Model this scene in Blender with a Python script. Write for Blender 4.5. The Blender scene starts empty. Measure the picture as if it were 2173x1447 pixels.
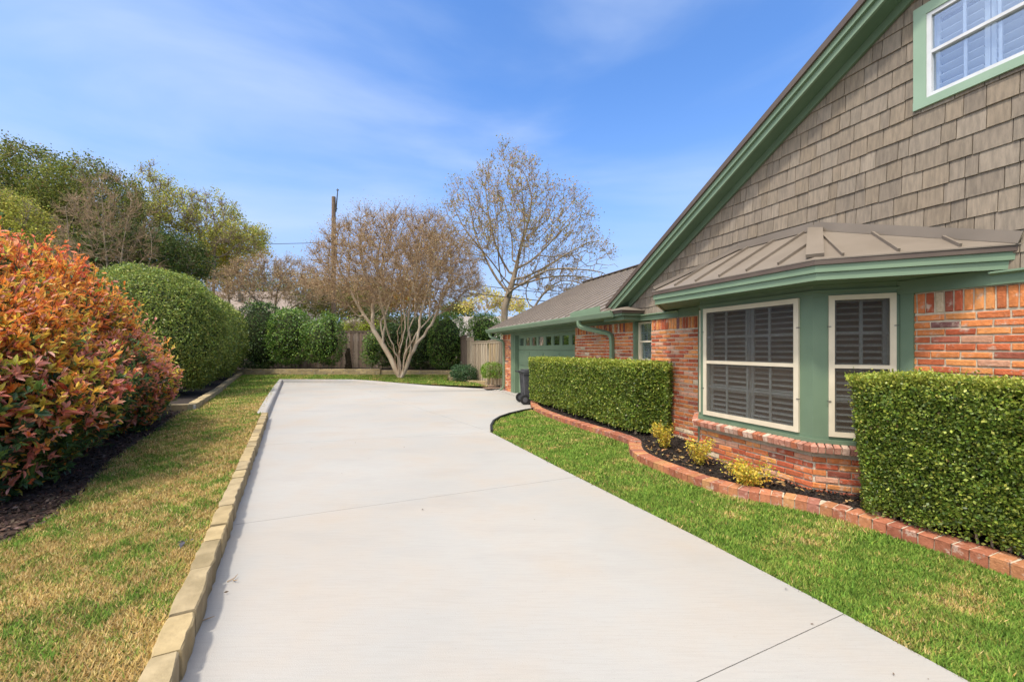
import bpy, math, random
import numpy as np
from mathutils import Vector, Matrix
R = math.radians
random.seed(5); rng = np.random.default_rng(7)
sc = bpy.context.scene; col = sc.collection

# ---------------------------------------------------------------- camera, sky, sun, exposure
cam = bpy.data.cameras.new('camera'); cam.lens = 14.66; cam.sensor_width = 36
cam.shift_y = 0.0076; cam.clip_start = 0.05; cam.clip_end = 4000
co = bpy.data.objects.new('camera', cam); col.objects.link(co)
co.location = (0, 0, 1.65); co.rotation_euler = (R(90), 0, 0); sc.camera = co

SUN = Vector((-0.64, -0.77, 0.0)).normalized() * math.cos(R(60)); SUN.z = math.sin(R(60))
w = bpy.data.worlds.new('World'); sc.world = w; w.use_nodes = True
nt = w.node_tree; nt.nodes.clear(); N = nt.nodes.new; L = nt.links.new
out = N('ShaderNodeOutputWorld'); bg = N('ShaderNodeBackground'); bg.inputs[1].default_value = 0.15
sky = N('ShaderNodeTexSky'); sky.sky_type = 'NISHITA'; sky.sun_disc = False
sky.sun_elevation = R(60); sky.sun_rotation = math.atan2(SUN.x, SUN.y) % (2 * math.pi)
sky.air_density = 1.0; sky.dust_density = 0.35; sky.ozone_density = 2.2; sky.altitude = 0
tc = N('ShaderNodeTexCoord'); mp = N('ShaderNodeMapping'); mp.inputs['Scale'].default_value = (1.0, 1.6, 4.2)
mp.inputs['Rotation'].default_value = (R(8), R(-12), R(0)); mp.inputs['Location'].default_value = (1.7, 0.4, 2.2)
nz = N('ShaderNodeTexNoise'); nz.inputs['Scale'].default_value = 1.15; nz.inputs['Detail'].default_value = 6
nz.inputs['Roughness'].default_value = 0.5; nz.inputs['Distortion'].default_value = 0.35
cr = N('ShaderNodeValToRGB'); cr.color_ramp.elements[0].position = 0.36; cr.color_ramp.elements[1].position = 0.80
cr.color_ramp.elements[0].color = (0, 0, 0, 1); cr.color_ramp.elements[1].color = (0.7, 0.7, 0.7, 1)
cr.color_ramp.interpolation = 'EASE'
mx = N('ShaderNodeMixRGB'); mx.inputs[2].default_value = (2.9, 3.4, 4.3, 1)
tint = N('ShaderNodeMixRGB'); tint.blend_type = 'MULTIPLY'; tint.inputs[0].default_value = 1.0
tint.inputs[2].default_value = (0.60, 0.84, 1.12, 1)
L(tc.outputs['Generated'], mp.inputs[0]); L(mp.outputs[0], nz.inputs['Vector']); L(nz.outputs[0], cr.inputs[0])
L(sky.outputs[0], tint.inputs[1]); L(tint.outputs[0], mx.inputs[1]); L(cr.outputs[0], mx.inputs[0])
sp = N('ShaderNodeSeparateXYZ'); L(tc.outputs['Generated'], sp.inputs[0])          # pale air near the horizon
hz = N('ShaderNodeMapRange'); hz.inputs[1].default_value = 0.0; hz.inputs[2].default_value = 0.55; hz.inputs[3].default_value = 0.93; hz.inputs[4].default_value = 0.0
hz.interpolation_type = 'SMOOTHSTEP'
hm = N('ShaderNodeMixRGB'); hm.inputs[2].default_value = (1.5, 2.2, 3.7, 1); L(sp.outputs[2], hz.inputs[0]); L(hz.outputs[0], hm.inputs[0]); L(tint.outputs[0], hm.inputs[1])
L(hm.outputs[0], mx.inputs[1]); # bright sky glow round the sun, added out of view as soft fill light
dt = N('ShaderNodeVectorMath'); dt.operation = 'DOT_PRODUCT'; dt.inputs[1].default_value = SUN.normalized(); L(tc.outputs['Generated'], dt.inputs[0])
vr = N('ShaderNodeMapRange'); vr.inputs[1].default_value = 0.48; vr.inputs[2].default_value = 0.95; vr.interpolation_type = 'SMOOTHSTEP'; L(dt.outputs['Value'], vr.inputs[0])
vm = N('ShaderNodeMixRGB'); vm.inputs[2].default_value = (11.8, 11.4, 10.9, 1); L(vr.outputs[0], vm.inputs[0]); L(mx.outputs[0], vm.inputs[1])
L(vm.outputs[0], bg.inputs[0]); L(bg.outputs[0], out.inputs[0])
sd = bpy.data.lights.new('sun', 'SUN'); sd.energy = 2.1; sd.angle = R(5); sd.color = (1, 0.94, 0.83)
so = bpy.data.objects.new('sun', sd); col.objects.link(so); so.rotation_euler = SUN.to_track_quat('Z', 'Y').to_euler()
sc.view_settings.view_transform = 'Standard'; sc.view_settings.look = 'None'
sc.view_settings.exposure = 0.80; sc.view_settings.gamma = 1

# ---------------------------------------------------------------- materials
def mat(name, c1, c2=None, scale=6.0, rough=0.7, bump=0.0, bscale=40.0, stretch=(1, 1, 1), spec=0.3, metal=0.0,
        attr=False, trans=0.0, detail=5, lo=0.35, hi=0.65, sat=None):
    m = bpy.data.materials.new(name); m.use_nodes = True; t = m.node_tree; t.nodes.clear()
    n = t.nodes.new; l = t.links.new
    o = n('ShaderNodeOutputMaterial'); p = n('ShaderNodeBsdfPrincipled')
    p.inputs['Roughness'].default_value = rough; p.inputs['Specular IOR Level'].default_value = spec
    p.inputs['Metallic'].default_value = metal
    tc = n('ShaderNodeTexCoord'); mp = n('ShaderNodeMapping'); mp.inputs['Scale'].default_value = stretch
    l(tc.outputs['Object'], mp.inputs[0])
    nz = n('ShaderNodeTexNoise'); nz.inputs['Scale'].default_value = scale; nz.inputs['Detail'].default_value = detail
    l(mp.outputs[0], nz.inputs['Vector'])
    cr = n('ShaderNodeMapRange'); cr.inputs[1].default_value = lo; cr.inputs[2].default_value = hi
    l(nz.outputs[0], cr.inputs[0])
    mx = n('ShaderNodeMixRGB'); l(cr.outputs[0], mx.inputs[0])
    if attr:
        a = n('ShaderNodeAttribute'); a.attribute_name = 'col'
        mu = n('ShaderNodeMixRGB'); mu.blend_type = 'MULTIPLY'; mu.inputs[0].default_value = 1
        l(a.outputs['Color'], mu.inputs[1]); l(mx.outputs[0], mu.inputs[2]); src = mu.outputs[0]
    else:
        src = mx.outputs[0]
    mx.inputs[1].default_value = (*c1, 1); mx.inputs[2].default_value = (*(c2 or c1), 1)
    l(src, p.inputs['Base Color'])
    if bump:
        b = n('ShaderNodeBump'); b.inputs['Strength'].default_value = bump; b.inputs['Distance'].default_value = 0.01
        n2 = n('ShaderNodeTexNoise'); n2.inputs['Scale'].default_value = bscale; n2.inputs['Detail'].default_value = 4
        l(mp.outputs[0], n2.inputs['Vector']); l(n2.outputs[0], b.inputs['Height']); l(b.outputs[0], p.inputs['Normal'])
    if trans:
        tr = n('ShaderNodeBsdfTranslucent'); l(src, tr.inputs[0]); ms = n('ShaderNodeMixShader'); ms.inputs[0].default_value = trans
        l(p.outputs[0], ms.inputs[1]); l(tr.outputs[0], ms.inputs[2]); l(ms.outputs[0], o.inputs[0])
    else:
        l(p.outputs[0], o.inputs[0])
    m['_p'] = 1
    return m

W1 = (1, 1, 1)
M = {}
M['green'] = mat('green_paint', (0.125, 0.180, 0.115), (0.145, 0.205, 0.132), 3, 0.45, 0.06, 60)
M['green_pale'] = mat('pale_green_paint', (0.25, 0.35, 0.25), (0.28, 0.385, 0.28), 3, 0.45, 0.06, 60)
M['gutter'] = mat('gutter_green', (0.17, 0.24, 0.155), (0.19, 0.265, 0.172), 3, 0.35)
M['cream'] = mat('cream_frame', (0.60, 0.52, 0.385), (0.66, 0.575, 0.43), 8, 0.5)
M['white'] = mat('white_frame', (0.64, 0.64, 0.65), (0.58, 0.58, 0.59), 8, 0.4)
M['metal_roof'] = mat('bronze_metal_roof', (0.178, 0.144, 0.112), (0.208, 0.170, 0.134), 2.5, 0.5, 0.03, 8, spec=0.4)
M['metal_edge'] = mat('dark_bronze_edge', (0.095, 0.068, 0.055), (0.12, 0.09, 0.07), 4, 0.45)
M['soffit'] = mat('soffit_paint', (0.105, 0.17, 0.105), (0.12, 0.19, 0.12), 3, 0.6)
M['tan_soffit'] = mat('tan_soffit', (0.36, 0.26, 0.14), (0.42, 0.31, 0.18), 3, 0.6)
M['shingle'] = mat('wood_shingle', (0.84, 0.81, 0.76), (1.16, 1.11, 1.03), 9, 0.8, 0.35, 40, stretch=(5, 5, 0.7), attr=True)
M['brick'] = mat('old_brick', (0.85, 0.8, 0.78), (1.1, 1.1, 1.1), 30, 0.85, 0.7, 90, attr=True)
M['mortar'] = mat('lime_mortar', (0.46, 0.385, 0.275), (0.60, 0.52, 0.40), 20, 0.95, 0.6, 120)
M['concrete'] = None
M['stone'] = mat('cut_limestone', (0.80, 0.78, 0.72), (1.1, 1.08, 1.05), 7, 0.9, 0.6, 30, attr=True)
M['mulch'] = mat('dark_mulch', (0.018, 0.013, 0.010), (0.05, 0.036, 0.027), 40, 0.95, 1.0, 60)
M['mulch2'] = mat('brown_mulch', (0.045, 0.026, 0.018), (0.11, 0.065, 0.045), 40, 0.95, 1.0, 60)
M['soil'] = mat('lawn_soil', (0.10, 0.085, 0.035), (0.17, 0.13, 0.055), 9, 1.0, 0.6, 60)
M['soil_green'] = mat('green_lawn_soil', (0.055, 0.085, 0.018), (0.11, 0.125, 0.035), 9, 1.0, 0.6, 60)
M['leaf'] = mat('leaf', (0.9, 0.9, 0.9), (1.25, 1.25, 1.2), 5, 0.42, attr=True, trans=0.34, spec=0.45)
M['leaf_far'] = mat('matte_leaf', (0.95, 0.95, 0.95), (1.3, 1.3, 1.2), 0.8, 0.6, attr=True, trans=0.38, spec=0.25)
M['leaf_new'] = mat('new_leaf', (0.9, 0.9, 0.9), (1.2, 1.2, 1.2), 5, 0.38, attr=True, trans=0.45, spec=0.5)
M['grass'] = mat('grass_blade', (0.85, 0.85, 0.85), (1.1, 1.1, 1.1), 3, 0.7, attr=True, trans=0.25, spec=0.15)
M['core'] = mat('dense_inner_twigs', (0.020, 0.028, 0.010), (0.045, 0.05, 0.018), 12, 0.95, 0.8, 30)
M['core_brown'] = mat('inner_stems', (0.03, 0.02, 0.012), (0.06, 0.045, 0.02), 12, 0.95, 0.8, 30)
M['bark'] = mat('grey_bark', (0.24, 0.175, 0.115), (0.36, 0.28, 0.195), 5, 0.9, 0.6, 25, stretch=(1, 1, 0.3))
M['bark_pale'] = mat('smooth_pale_bark', (0.42, 0.30, 0.19), (0.58, 0.47, 0.33), 4, 0.75, 0.3, 14, stretch=(1, 1, 0.3))
M['twig'] = mat('brown_twig', (0.30, 0.195, 0.11), (0.41, 0.285, 0.17), 4, 0.9)
M['fence'] = mat('weathered_cedar', (0.80, 0.80, 0.78), (1.15, 1.12, 1.08), 6, 0.9, 0.5, 20, stretch=(6, 6, 0.5), attr=True)
M['pole'] = mat('utility_pole_wood', (0.15, 0.095, 0.065), (0.23, 0.16, 0.11), 5, 0.9, 0.5, 20, stretch=(4, 4, 0.3))
M['wire'] = mat('black_cable', (0.03, 0.03, 0.03), None, 5, 0.6)
M['plastic'] = mat('grey_plastic', (0.06, 0.06, 0.065), (0.085, 0.085, 0.09), 5, 0.5)
M['rubber'] = mat('black_rubber', (0.02, 0.02, 0.02), None, 5, 0.7)
M['dark'] = mat('dark_room', (0.015, 0.016, 0.018), None, 5, 0.8)
M['asphalt_roof'] = mat('asphalt_shingle', (0.22, 0.19, 0.165), (0.32, 0.28, 0.245), 25, 0.9, 0.5, 50, stretch=(1, 1, 3))
M['pink_roof'] = mat('pale_shingle', (0.235, 0.185, 0.155), (0.30, 0.24, 0.205), 25, 0.9, 0.5, 50, stretch=(1, 1, 3))
M['far_wall'] = mat('painted_siding', (0.34, 0.29, 0.23), (0.40, 0.345, 0.28), 3, 0.8)
M['paving'] = mat('brown_paving', (0.24, 0.155, 0.11), (0.34, 0.235, 0.17), 14, 0.9, 0.4, 40)
M['shutter'] = mat('painted_shutter', (0.62, 0.62, 0.62), (0.66, 0.66, 0.66), 3, 0.5)
M['muntin_bay'] = mat('tan_muntin', (0.62, 0.52, 0.40), (0.66, 0.56, 0.44), 3, 0.5)
M['shutter_bay'] = mat('cream_shutter', (0.66, 0.56, 0.45), (0.7, 0.6, 0.48), 3, 0.5)
M['litter'] = mat('dry_leaf', (0.8, 0.8, 0.8), (1.1, 1.1, 1.1), 5, 0.8, attr=True, trans=0.15)
M['stem_red'] = mat('reddish_stem', (.22, .08, .045), (.16, .10, .05), 5, .7)
M['hook'] = mat('hook_metal', (0.05, 0.05, 0.05), None, 5, 0.5)

def brick_mat():      # white paint and lime left on reclaimed brick
    m = M['brick']; t = m.node_tree; n = t.nodes.new; l = t.links.new
    p = [x for x in t.nodes if x.type == 'BSDF_PRINCIPLED'][0]; src = p.inputs['Base Color'].links[0].from_socket
    tc = n('ShaderNodeTexCoord'); nz = n('ShaderNodeTexNoise'); nz.inputs['Scale'].default_value = 11
    nz.inputs['Detail'].default_value = 8; nz.inputs['Roughness'].default_value = 0.72
    l(tc.outputs['Object'], nz.inputs['Vector'])
    mr = n('ShaderNodeMapRange'); mr.inputs[1].default_value = 0.55; mr.inputs[2].default_value = 0.67; mr.inputs[4].default_value = 0.8
    l(nz.outputs[0], mr.inputs[0]); mx = n('ShaderNodeMixRGB'); mx.inputs[2].default_value = (0.56, 0.45, 0.36, 1)
    l(mr.outputs[0], mx.inputs[0]); l(src, mx.inputs[1]); l(mx.outputs[0], p.inputs['Base Color'])
brick_mat()

def concrete_mat():
    m = mat('broomed_concrete', (0.325, 0.310, 0.286), (0.39, 0.374, 0.35), 0.45, 0.85, 0.25, 180, stretch=(1, 1, 1), detail=8, lo=0.3, hi=0.7)
    t = m.node_tree; n = t.nodes.new; l = t.links.new
    p = [x for x in t.nodes if x.type == 'BSDF_PRINCIPLED'][0]; src = p.inputs['Base Color'].links[0].from_socket
    tc = n('ShaderNodeTexCoord')
    def layer(src, scale, stretch, lo, hi, amt, c, rot=0.0, detail=6):
        mp = n('ShaderNodeMapping'); mp.inputs['Scale'].default_value = stretch; mp.inputs['Rotation'].default_value = (0, 0, rot)
        l(tc.outputs['Object'], mp.inputs[0]); nz = n('ShaderNodeTexNoise'); nz.inputs['Scale'].default_value = scale
        nz.inputs['Detail'].default_value = detail; nz.inputs['Roughness'].default_value = 0.6; l(mp.outputs[0], nz.inputs['Vector'])
        mr = n('ShaderNodeMapRange'); mr.inputs[1].default_value = lo; mr.inputs[2].default_value = hi; mr.inputs[4].default_value = amt
        l(nz.outputs[0], mr.inputs[0]); mx = n('ShaderNodeMixRGB'); mx.inputs[2].default_value = (*c, 1)
        l(mr.outputs[0], mx.inputs[0]); l(src, mx.inputs[1]); return mx.outputs[0]
    s = layer(src, 0.9, (1, 1, 1), 0.42, 0.68, 0.8, (0.365, 0.315, 0.262))           # warm stains
    s = layer(s, 1.3, (0.5, 1.6, 1), 0.52, 0.8, 0.38, (0.27, 0.25, 0.225), R(24))    # grey water marks
    s = layer(s, 7, (0.25, 1.0, 1), 0.5, 0.8, 0.18, (0.33, 0.31, 0.30), R(-62))     # broom streaks
    s = layer(s, 55, (0.07, 1.5, 1), 0.45, 0.7, 0.22, (0.25, 0.235, 0.215), R(-27))  # broom lines
    s = layer(s, 16, (1, 1, 1), 0.66, 0.78, 0.35, (0.27, 0.22, 0.18), 0, 9)          # small brown marks
    s = layer(s, 95, (1, 1, 1), 0.60, 0.74, 0.5, (0.20, 0.185, 0.17))               # specks
    l(s, p.inputs['Base Color']); return m
M['concrete'] = concrete_mat()

def mix_glass(name, amount, rough, gcol, dark, darkamt, edge=0.5):
    m = bpy.data.materials.new(name); m.use_nodes = True; t = m.node_tree; t.nodes.clear(); n = t.nodes.new; l = t.links.new
    o = n('ShaderNodeOutputMaterial'); tr = n('ShaderNodeBsdfTransparent'); tr.inputs[0].default_value = (0.88, 0.92, 0.95, 1)
    g = n('ShaderNodeBsdfGlossy'); g.inputs['Roughness'].default_value = rough; g.inputs[0].default_value = (*gcol, 1)
    lw = n('ShaderNodeLayerWeight'); lw.inputs[0].default_value = 0.35
    mr = n('ShaderNodeMapRange'); mr.inputs[3].default_value = amount; mr.inputs[4].default_value = min(1, amount + edge)
    l(lw.outputs['Facing'], mr.inputs[0])
    a = n('ShaderNodeMixShader'); l(mr.outputs[0], a.inputs[0]); l(tr.outputs[0], a.inputs[1]); l(g.outputs[0], a.inputs[2])
    if darkamt:
        d = n('ShaderNodeBsdfDiffuse'); d.inputs[0].default_value = (*dark, 1); b = n('ShaderNodeMixShader'); b.inputs[0].default_value = darkamt
        tc = n('ShaderNodeTexCoord'); wv = n('ShaderNodeTexNoise'); wv.inputs['Scale'].default_value = 60; l(tc.outputs['Object'], wv.inputs['Vector'])
        q = n('ShaderNodeMapRange'); q.inputs[3].default_value = darkamt - 0.08; q.inputs[4].default_value = darkamt + 0.08
        l(wv.outputs[0], q.inputs[0]); l(q.outputs[0], b.inputs[0])
        l(a.outputs[0], b.inputs[1]); l(d.outputs[0], b.inputs[2]); l(b.outputs[0], o.inputs[0])
    else:
        l(a.outputs[0], o.inputs[0])
    return m
M['glass'] = mix_glass('window_glass', 0.22, 0.02, (1, 1, 1), (0, 0, 0), 0)
M['glass_behind_screen'] = mix_glass('shaded_glass', 0.01, 0.02, (.35, .37, .4), (0, 0, 0), 0, .06)
M['glass_blue'] = mix_glass('sky_reflecting_glass', 0.10, 0.02, (0.75, 0.85, 1), (0, 0, 0), 0)
M['screen'] = mix_glass('sun_screen_mesh', 0.0, 0.5, (1, 1, 1), (0.13, 0.10, 0.075), 0.27, .03)

# ---------------------------------------------------------------- mesh helpers
class MB:
    def __init__(s): s.v = []; s.f = []; s.mi = []; s.c = []; s.mats = []; s.cc = (1, 1, 1)
    def slot(s, m):
        if m not in s.mats: s.mats.append(m)
        return s.mats.index(m)
    def add(s, vs, fs, m=None, c=None):
        o = len(s.v); s.v += [tuple(p) for p in vs]; k = s.slot(m) if m else 0
        for f in fs: s.f.append([i + o for i in f]); s.mi.append(k); s.c.append(c or s.cc)
    def box(s, a, b, m=None, c=None):
        x0, y0, z0 = a; x1, y1, z1 = b
        s.hexa([(x0, y0, z0), (x1, y0, z0), (x1, y1, z0), (x0, y1, z0), (x0, y0, z1), (x1, y0, z1), (x1, y1, z1), (x0, y1, z1)], m, c)
    def hexa(s, p, m=None, c=None):
        s.add(p, [(0, 3, 2, 1), (4, 5, 6, 7), (0, 1, 5, 4), (1, 2, 6, 5), (2, 3, 7, 6), (3, 0, 4, 7)], m, c)
    def prism(s, poly, d, m=None, c=None):        # poly: list of 3d points, d: extrusion vector
        n = len(poly); P = [Vector(p) for p in poly]; Q = [p + Vector(d) for p in P]
        s.add(P + Q, [list(range(n))[::-1], list(range(n, 2 * n))] + [(i, (i + 1) % n, n + (i + 1) % n, n + i) for i in range(n)], m, c)
    def bar(s, a, b, w, h, up=(0, 0, 1), m=None, c=None):
        a = Vector(a); b = Vector(b); d = (b - a).normalized(); u = Vector(up); x = d.cross(u).normalized() * w / 2; y = x.cross(d).normalized() * h / 2
        s.hexa([a - x - y, a + x - y, a + x + y, a - x + y, b - x - y, b + x - y, b + x + y, b - x + y], m, c)
    def tube(s, pts, r, k=10, m=None, c=None, sq=None):
        pts = [Vector(p) for p in pts]; rings = []; rr = r if isinstance(r, (list, tuple)) else [r] * len(pts)
        x = None
        for i, p in enumerate(pts):
            d = (pts[min(i + 1, len(pts) - 1)] - pts[max(i - 1, 0)]).normalized()
            if x is None: x = d.orthogonal().normalized() if abs(d.z) < .9 else Vector((1, 0, 0))
            x = (x - d * x.dot(d)).normalized(); y = d.cross(x)
            rings.append([p + (x * math.cos(2 * math.pi * (j + .5) / k) + y * math.sin(2 * math.pi * (j + .5) / k)) * rr[i] for j in range(k)])
        vs = [q for g in rings for q in g]; fs = []
        for i in range(len(pts) - 1):
            for j in range(k): fs.append((i * k + j, i * k + (j + 1) % k, (i + 1) * k + (j + 1) % k, (i + 1) * k + j))
        fs += [tuple(range(k))[::-1], tuple(range(len(vs) - k, len(vs)))]
        s.add(vs, fs, m, c)
    def build(s, name, m=None, parent=None, smooth=False):
        me = bpy.data.meshes.new(name); me.from_pydata(s.v, [], s.f)
        for x in (s.mats or [m]): me.materials.append(x)
        if s.mats: me.polygons.foreach_set('material_index', s.mi)
        a = me.attributes.new('col', 'FLOAT_COLOR', 'FACE'); a.data.foreach_set('color', np.array([(*q[:3], 1) for q in s.c], dtype=np.float32).ravel())
        if smooth: me.polygons.foreach_set('use_smooth', [True] * len(s.f))
        me.update(); return link(name, me, parent)
def link(name, me, parent=None):
    o = bpy.data.objects.new(name, me); col.objects.link(o)
    if parent: o.parent = parent
    return o
def tag(o, label=None, cat=None, group=None, kind=None):
    if label: o['label'] = label
    if cat: o['category'] = cat
    if group: o['group'] = group
    if kind: o['kind'] = kind
    return o
def empty(name, loc=(0, 0, 0), rz=0.0):
    o = bpy.data.objects.new(name, None); col.objects.link(o); o.location = loc; o.rotation_euler = (0, 0, rz); return o
def npmesh(name, V, F, C, m, parent=None, smooth=False):
    """V (n,3), F (f,k) constant size faces, C (f,3) face colours"""
    me = bpy.data.meshes.new(name); V = np.ascontiguousarray(V, dtype=np.float32); F = np.ascontiguousarray(F, dtype=np.int32)
    if parent is not None: V = V - np.array(parent.location, dtype=np.float32)
    me.vertices.add(len(V)); me.vertices.foreach_set('co', V.ravel()); k = F.shape[1]
    me.loops.add(F.size); me.loops.foreach_set('vertex_index', F.ravel())
    me.polygons.add(len(F)); me.polygons.foreach_set('loop_start', np.arange(0, F.size, k, dtype=np.int32))
    me.polygons.foreach_set('loop_total', np.full(len(F), k, dtype=np.int32))
    if smooth: me.polygons.foreach_set('use_smooth', np.ones(len(F), dtype=bool))
    me.materials.append(m); me.update(calc_edges=True)
    if C is not None:
        a = me.attributes.new('col', 'FLOAT_COLOR', 'FACE'); a.data.foreach_set('color', np.hstack([C, np.ones((len(C), 1))]).astype(np.float32).ravel())
    return link(name, me, parent)
def nrm(a): return a / (np.linalg.norm(a, axis=-1, keepdims=True) + 1e-9)
def leaves(name, P, A, size, C, m, parent=None, wid=0.5, fold=0.18, up=None, rich=False, curl=0.0):
    """P base points, A leaf axis directions, size length, C colours"""
    n = len(P); A = nrm(A); r = rng.normal(size=(n, 3)) if up is None else up + rng.normal(size=(n, 3)) * 0.45
    B = nrm(np.cross(A, r)); Nn = np.cross(B, A); s = np.asarray(size).reshape(-1, 1) * np.ones((n, 1)); w_ = s * wid * 0.5
    if rich:
        p0 = P; p3 = P + A * s - Nn * s * curl; f = Nn * w_ * fold * 2
        l1 = P + A * s * .3 + B * w_ * .85 + f; l2 = P + A * s * .65 + B * w_ * .8 + f - Nn * s * curl * .4
        r1 = P + A * s * .3 - B * w_ * .85 + f; r2 = P + A * s * .65 - B * w_ * .8 + f - Nn * s * curl * .4
        V = np.stack([p0, l1, l2, p3, r2, r1], 1).reshape(-1, 3); i = np.arange(n)[:, None] * 6
        F = np.concatenate([i + [0, 1, 2, 3], i + [0, 3, 4, 5]], 1).reshape(-1, 4); C2 = np.repeat(C, 2, 0)
    else:
        V = np.stack([P, P + A * s * .5 + B * w_ + Nn * w_ * fold, P + A * s, P + A * s * .5 - B * w_ + Nn * w_ * fold], 1).reshape(-1, 3)
        F = np.arange(n * 4).reshape(-1, 4); C2 = C
    return npmesh(name, V, F, C2, m, parent)
def frusta(P0, P1, R0, R1, k):
    d = nrm(P1 - P0); a = np.where(np.abs(d[:, 2:3]) < .9, [[0, 0, 1.0]], [[1.0, 0, 0]]); x = nrm(np.cross(d, a)); y = np.cross(d, x); V = []
    for P_, R_ in ((P0, R0), (P1, R1)):
        for j in range(k):
            t = 2 * math.pi * j / k; V.append(P_ + (x * math.cos(t) + y * math.sin(t)) * R_[:, None])
    V = np.stack(V, 1).reshape(-1, 3); i = np.arange(len(P0))[:, None] * 2 * k
    F = np.concatenate([i + [j, (j + 1) % k, k + (j + 1) % k, k + j] for j in range(k)], 0); return V, F
def wob(P, f, seed):      # smooth pseudo noise -1..1
    g = np.random.default_rng(seed); o = np.zeros(len(P))
    for k in range(5):
        d = g.normal(size=3) * f * (1 + .5 * k); o += np.sin(P @ d + g.uniform(0, 6.28)) / (1 + .4 * k)
    return o / 2.6
def palette(n, cols, wts, jit=0.15, sel=None):
    cols = np.array(cols); wts = np.array(wts, float); i = rng.choice(len(cols), n, p=wts / wts.sum()) if sel is None else sel
    return np.clip(cols[i] * (1 + rng.normal(size=(n, 1)) * jit) * (1 + rng.normal(size=(n, 3)) * jit * .3), 0.003, 1)
def inpoly(x, y, poly):
    c = np.zeros(len(x), bool); j = len(poly) - 1
    for i in range(len(poly)):
        xi, yi = poly[i][:2]; xj, yj = poly[j][:2]
        c ^= ((yi > y) != (yj > y)) & (x < (xj - xi) * (y - yi) / (yj - yi + 1e-12) + xi); j = i
    return c

# house frame: m = distance to the right of the camera across the wall, s = along the wall
TH = math.atan(311.5 / 885); CT = math.cos(TH); ST = math.sin(TH)
def hw(m, s): return (CT * m - ST * s, ST * m + CT * s)
def grid(poly, z, name, m, kind='structure', res=None):
    me = bpy.data.meshes.new(name); me.from_pydata([(x, y, z) for x, y in poly], [], [list(range(len(poly)))]); me.materials.append(m)
    o = link(name, me); o['kind'] = kind; return o

# ---------------------------------------------------------------- ground
def sheet(name, x0, x1, y0, y1, z, m):
    me = bpy.data.meshes.new(name); me.from_pydata([(x0, y0, z), (x1, y0, z), (x1, y1, z), (x0, y1, z)], [], [(0, 1, 2, 3)]); me.materials.append(m)
    o = link(name, me); o['kind'] = 'structure'; return o
sheet('ground', -900, 900, -300, 1500, -0.10, M['soil_green'])
KX = lambda y: -1.65 - .529 * (y - 2.07)          # foot of the stone kerb
right_edge = [(4.35, -3.2), (2.27, 2.07), (2.07, 2.6), (1.67, 3.57), (.84, 5.38), (-.42, 8.25)]
curve = [(-.46, 8.8), (-.43, 9.4), (-.30, 9.95), (-.08, 10.45), (.29, 11.02), (.83, 11.6), (1.12, 11.85)]
left_in = [(KX(-3.2), -3.2), (KX(9.87), 9.87), (-11.15, 20.28)]
far_in = [(-7.75, 20.25), (-3.75, 17.75), (-1.67, 17.0), (-.22, 16.55)]
drive = right_edge + curve + [hw(5.2, 11.45), hw(5.2, 15.85)] + far_in[::-1] + left_in[::-1]
# slabs cut by joints
def cut(poly, p, d):       # keeps the side where cross(d, q-p) >= 0
    o = []; n = len(poly)
    f = lambda q: d[0] * (q[1] - p[1]) - d[1] * (q[0] - p[0])
    for i in range(n):
        a = poly[i]; b = poly[(i + 1) % n]; fa = f(a); fb = f(b)
        if fa >= 0: o.append(a)
        if (fa >= 0) != (fb >= 0): t = fa / (fa - fb); o.append((a[0] + (b[0] - a[0]) * t, a[1] + (b[1] - a[1]) * t))
    return o
joints = [((.92, 2.07), (2.07, 2.60)), ((-2.58, 3.93), (.84, 5.38)), ((-4.5, 7.1), (-.42, 8.28)), ((-7.0, 11.9), (-.4, 12.6)), ((-9.0, 15.9), (0, 16.2))]
slabs = []; rest = drive
for a, b in joints:
    d = Vector((b[0] - a[0], b[1] - a[1])).normalized(); nn = Vector((-d.y, d.x)) * .0028
    slabs.append(cut(rest, (a[0] - nn.x, a[1] - nn.y), (-d.x, -d.y))); rest = cut(rest, (a[0] + nn.x, a[1] + nn.y), (d.x, d.y))
slabs.append(rest)
# long joint in the far half
out2 = []
jl = ((.0 - .42, 8.28), (-5.6, 16.2)); d = Vector((jl[1][0] - jl[0][0], jl[1][1] - jl[0][1])).normalized(); nn = Vector((-d.y, d.x)) * .0028
for i, s_ in enumerate(slabs):
    if i >= 3:
        out2 += [cut(s_, (jl[0][0] - nn.x, jl[0][1] - nn.y), (-d.x, -d.y)), cut(s_, (jl[0][0] + nn.x, jl[0][1] + nn.y), (d.x, d.y))]
    else: out2.append(s_)
mb = MB()
for p in out2:
    if len(p) > 2: mb.prism([(x, y, -.09) for x, y in p], (0, 0, .09), M['concrete'])
o = mb.build('driveway'); o['kind'] = 'structure'
# concrete kerb round the far end
def sweep(name, path, prof, m, kind=None, smooth=False, jit=0):   # prof: list of (offset to the left of path, z)
    mb = MB(); n = len(prof); rings = []
    for i, p in enumerate(path):
        a = Vector(path[max(i - 1, 0)][:2]); b = Vector(path[min(i + 1, len(path) - 1)][:2]); d = (b - a).normalized(); l_ = Vector((-d.y, d.x))
        zz = p[2] if len(p) > 2 else 1.0
        rings.append([(p[0] + l_.x * q[0], p[1] + l_.y * q[0], q[1] * zz if q[1] > 0 else q[1]) for q in prof])
    vs = [q for g in rings for q in g]; fs = []
    for i in range(len(path) - 1):
        for j in range(n): fs.append((i * n + j, i * n + (j + 1) % n, (i + 1) * n + (j + 1) % n, (i + 1) * n + j))
    fs += [tuple(range(n)), tuple(range(len(vs) - n, len(vs)))[::-1]]
    mb.add(vs, fs, m); o = mb.build(name, smooth=smooth)
    if kind: o['kind'] = kind
    return o
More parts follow.
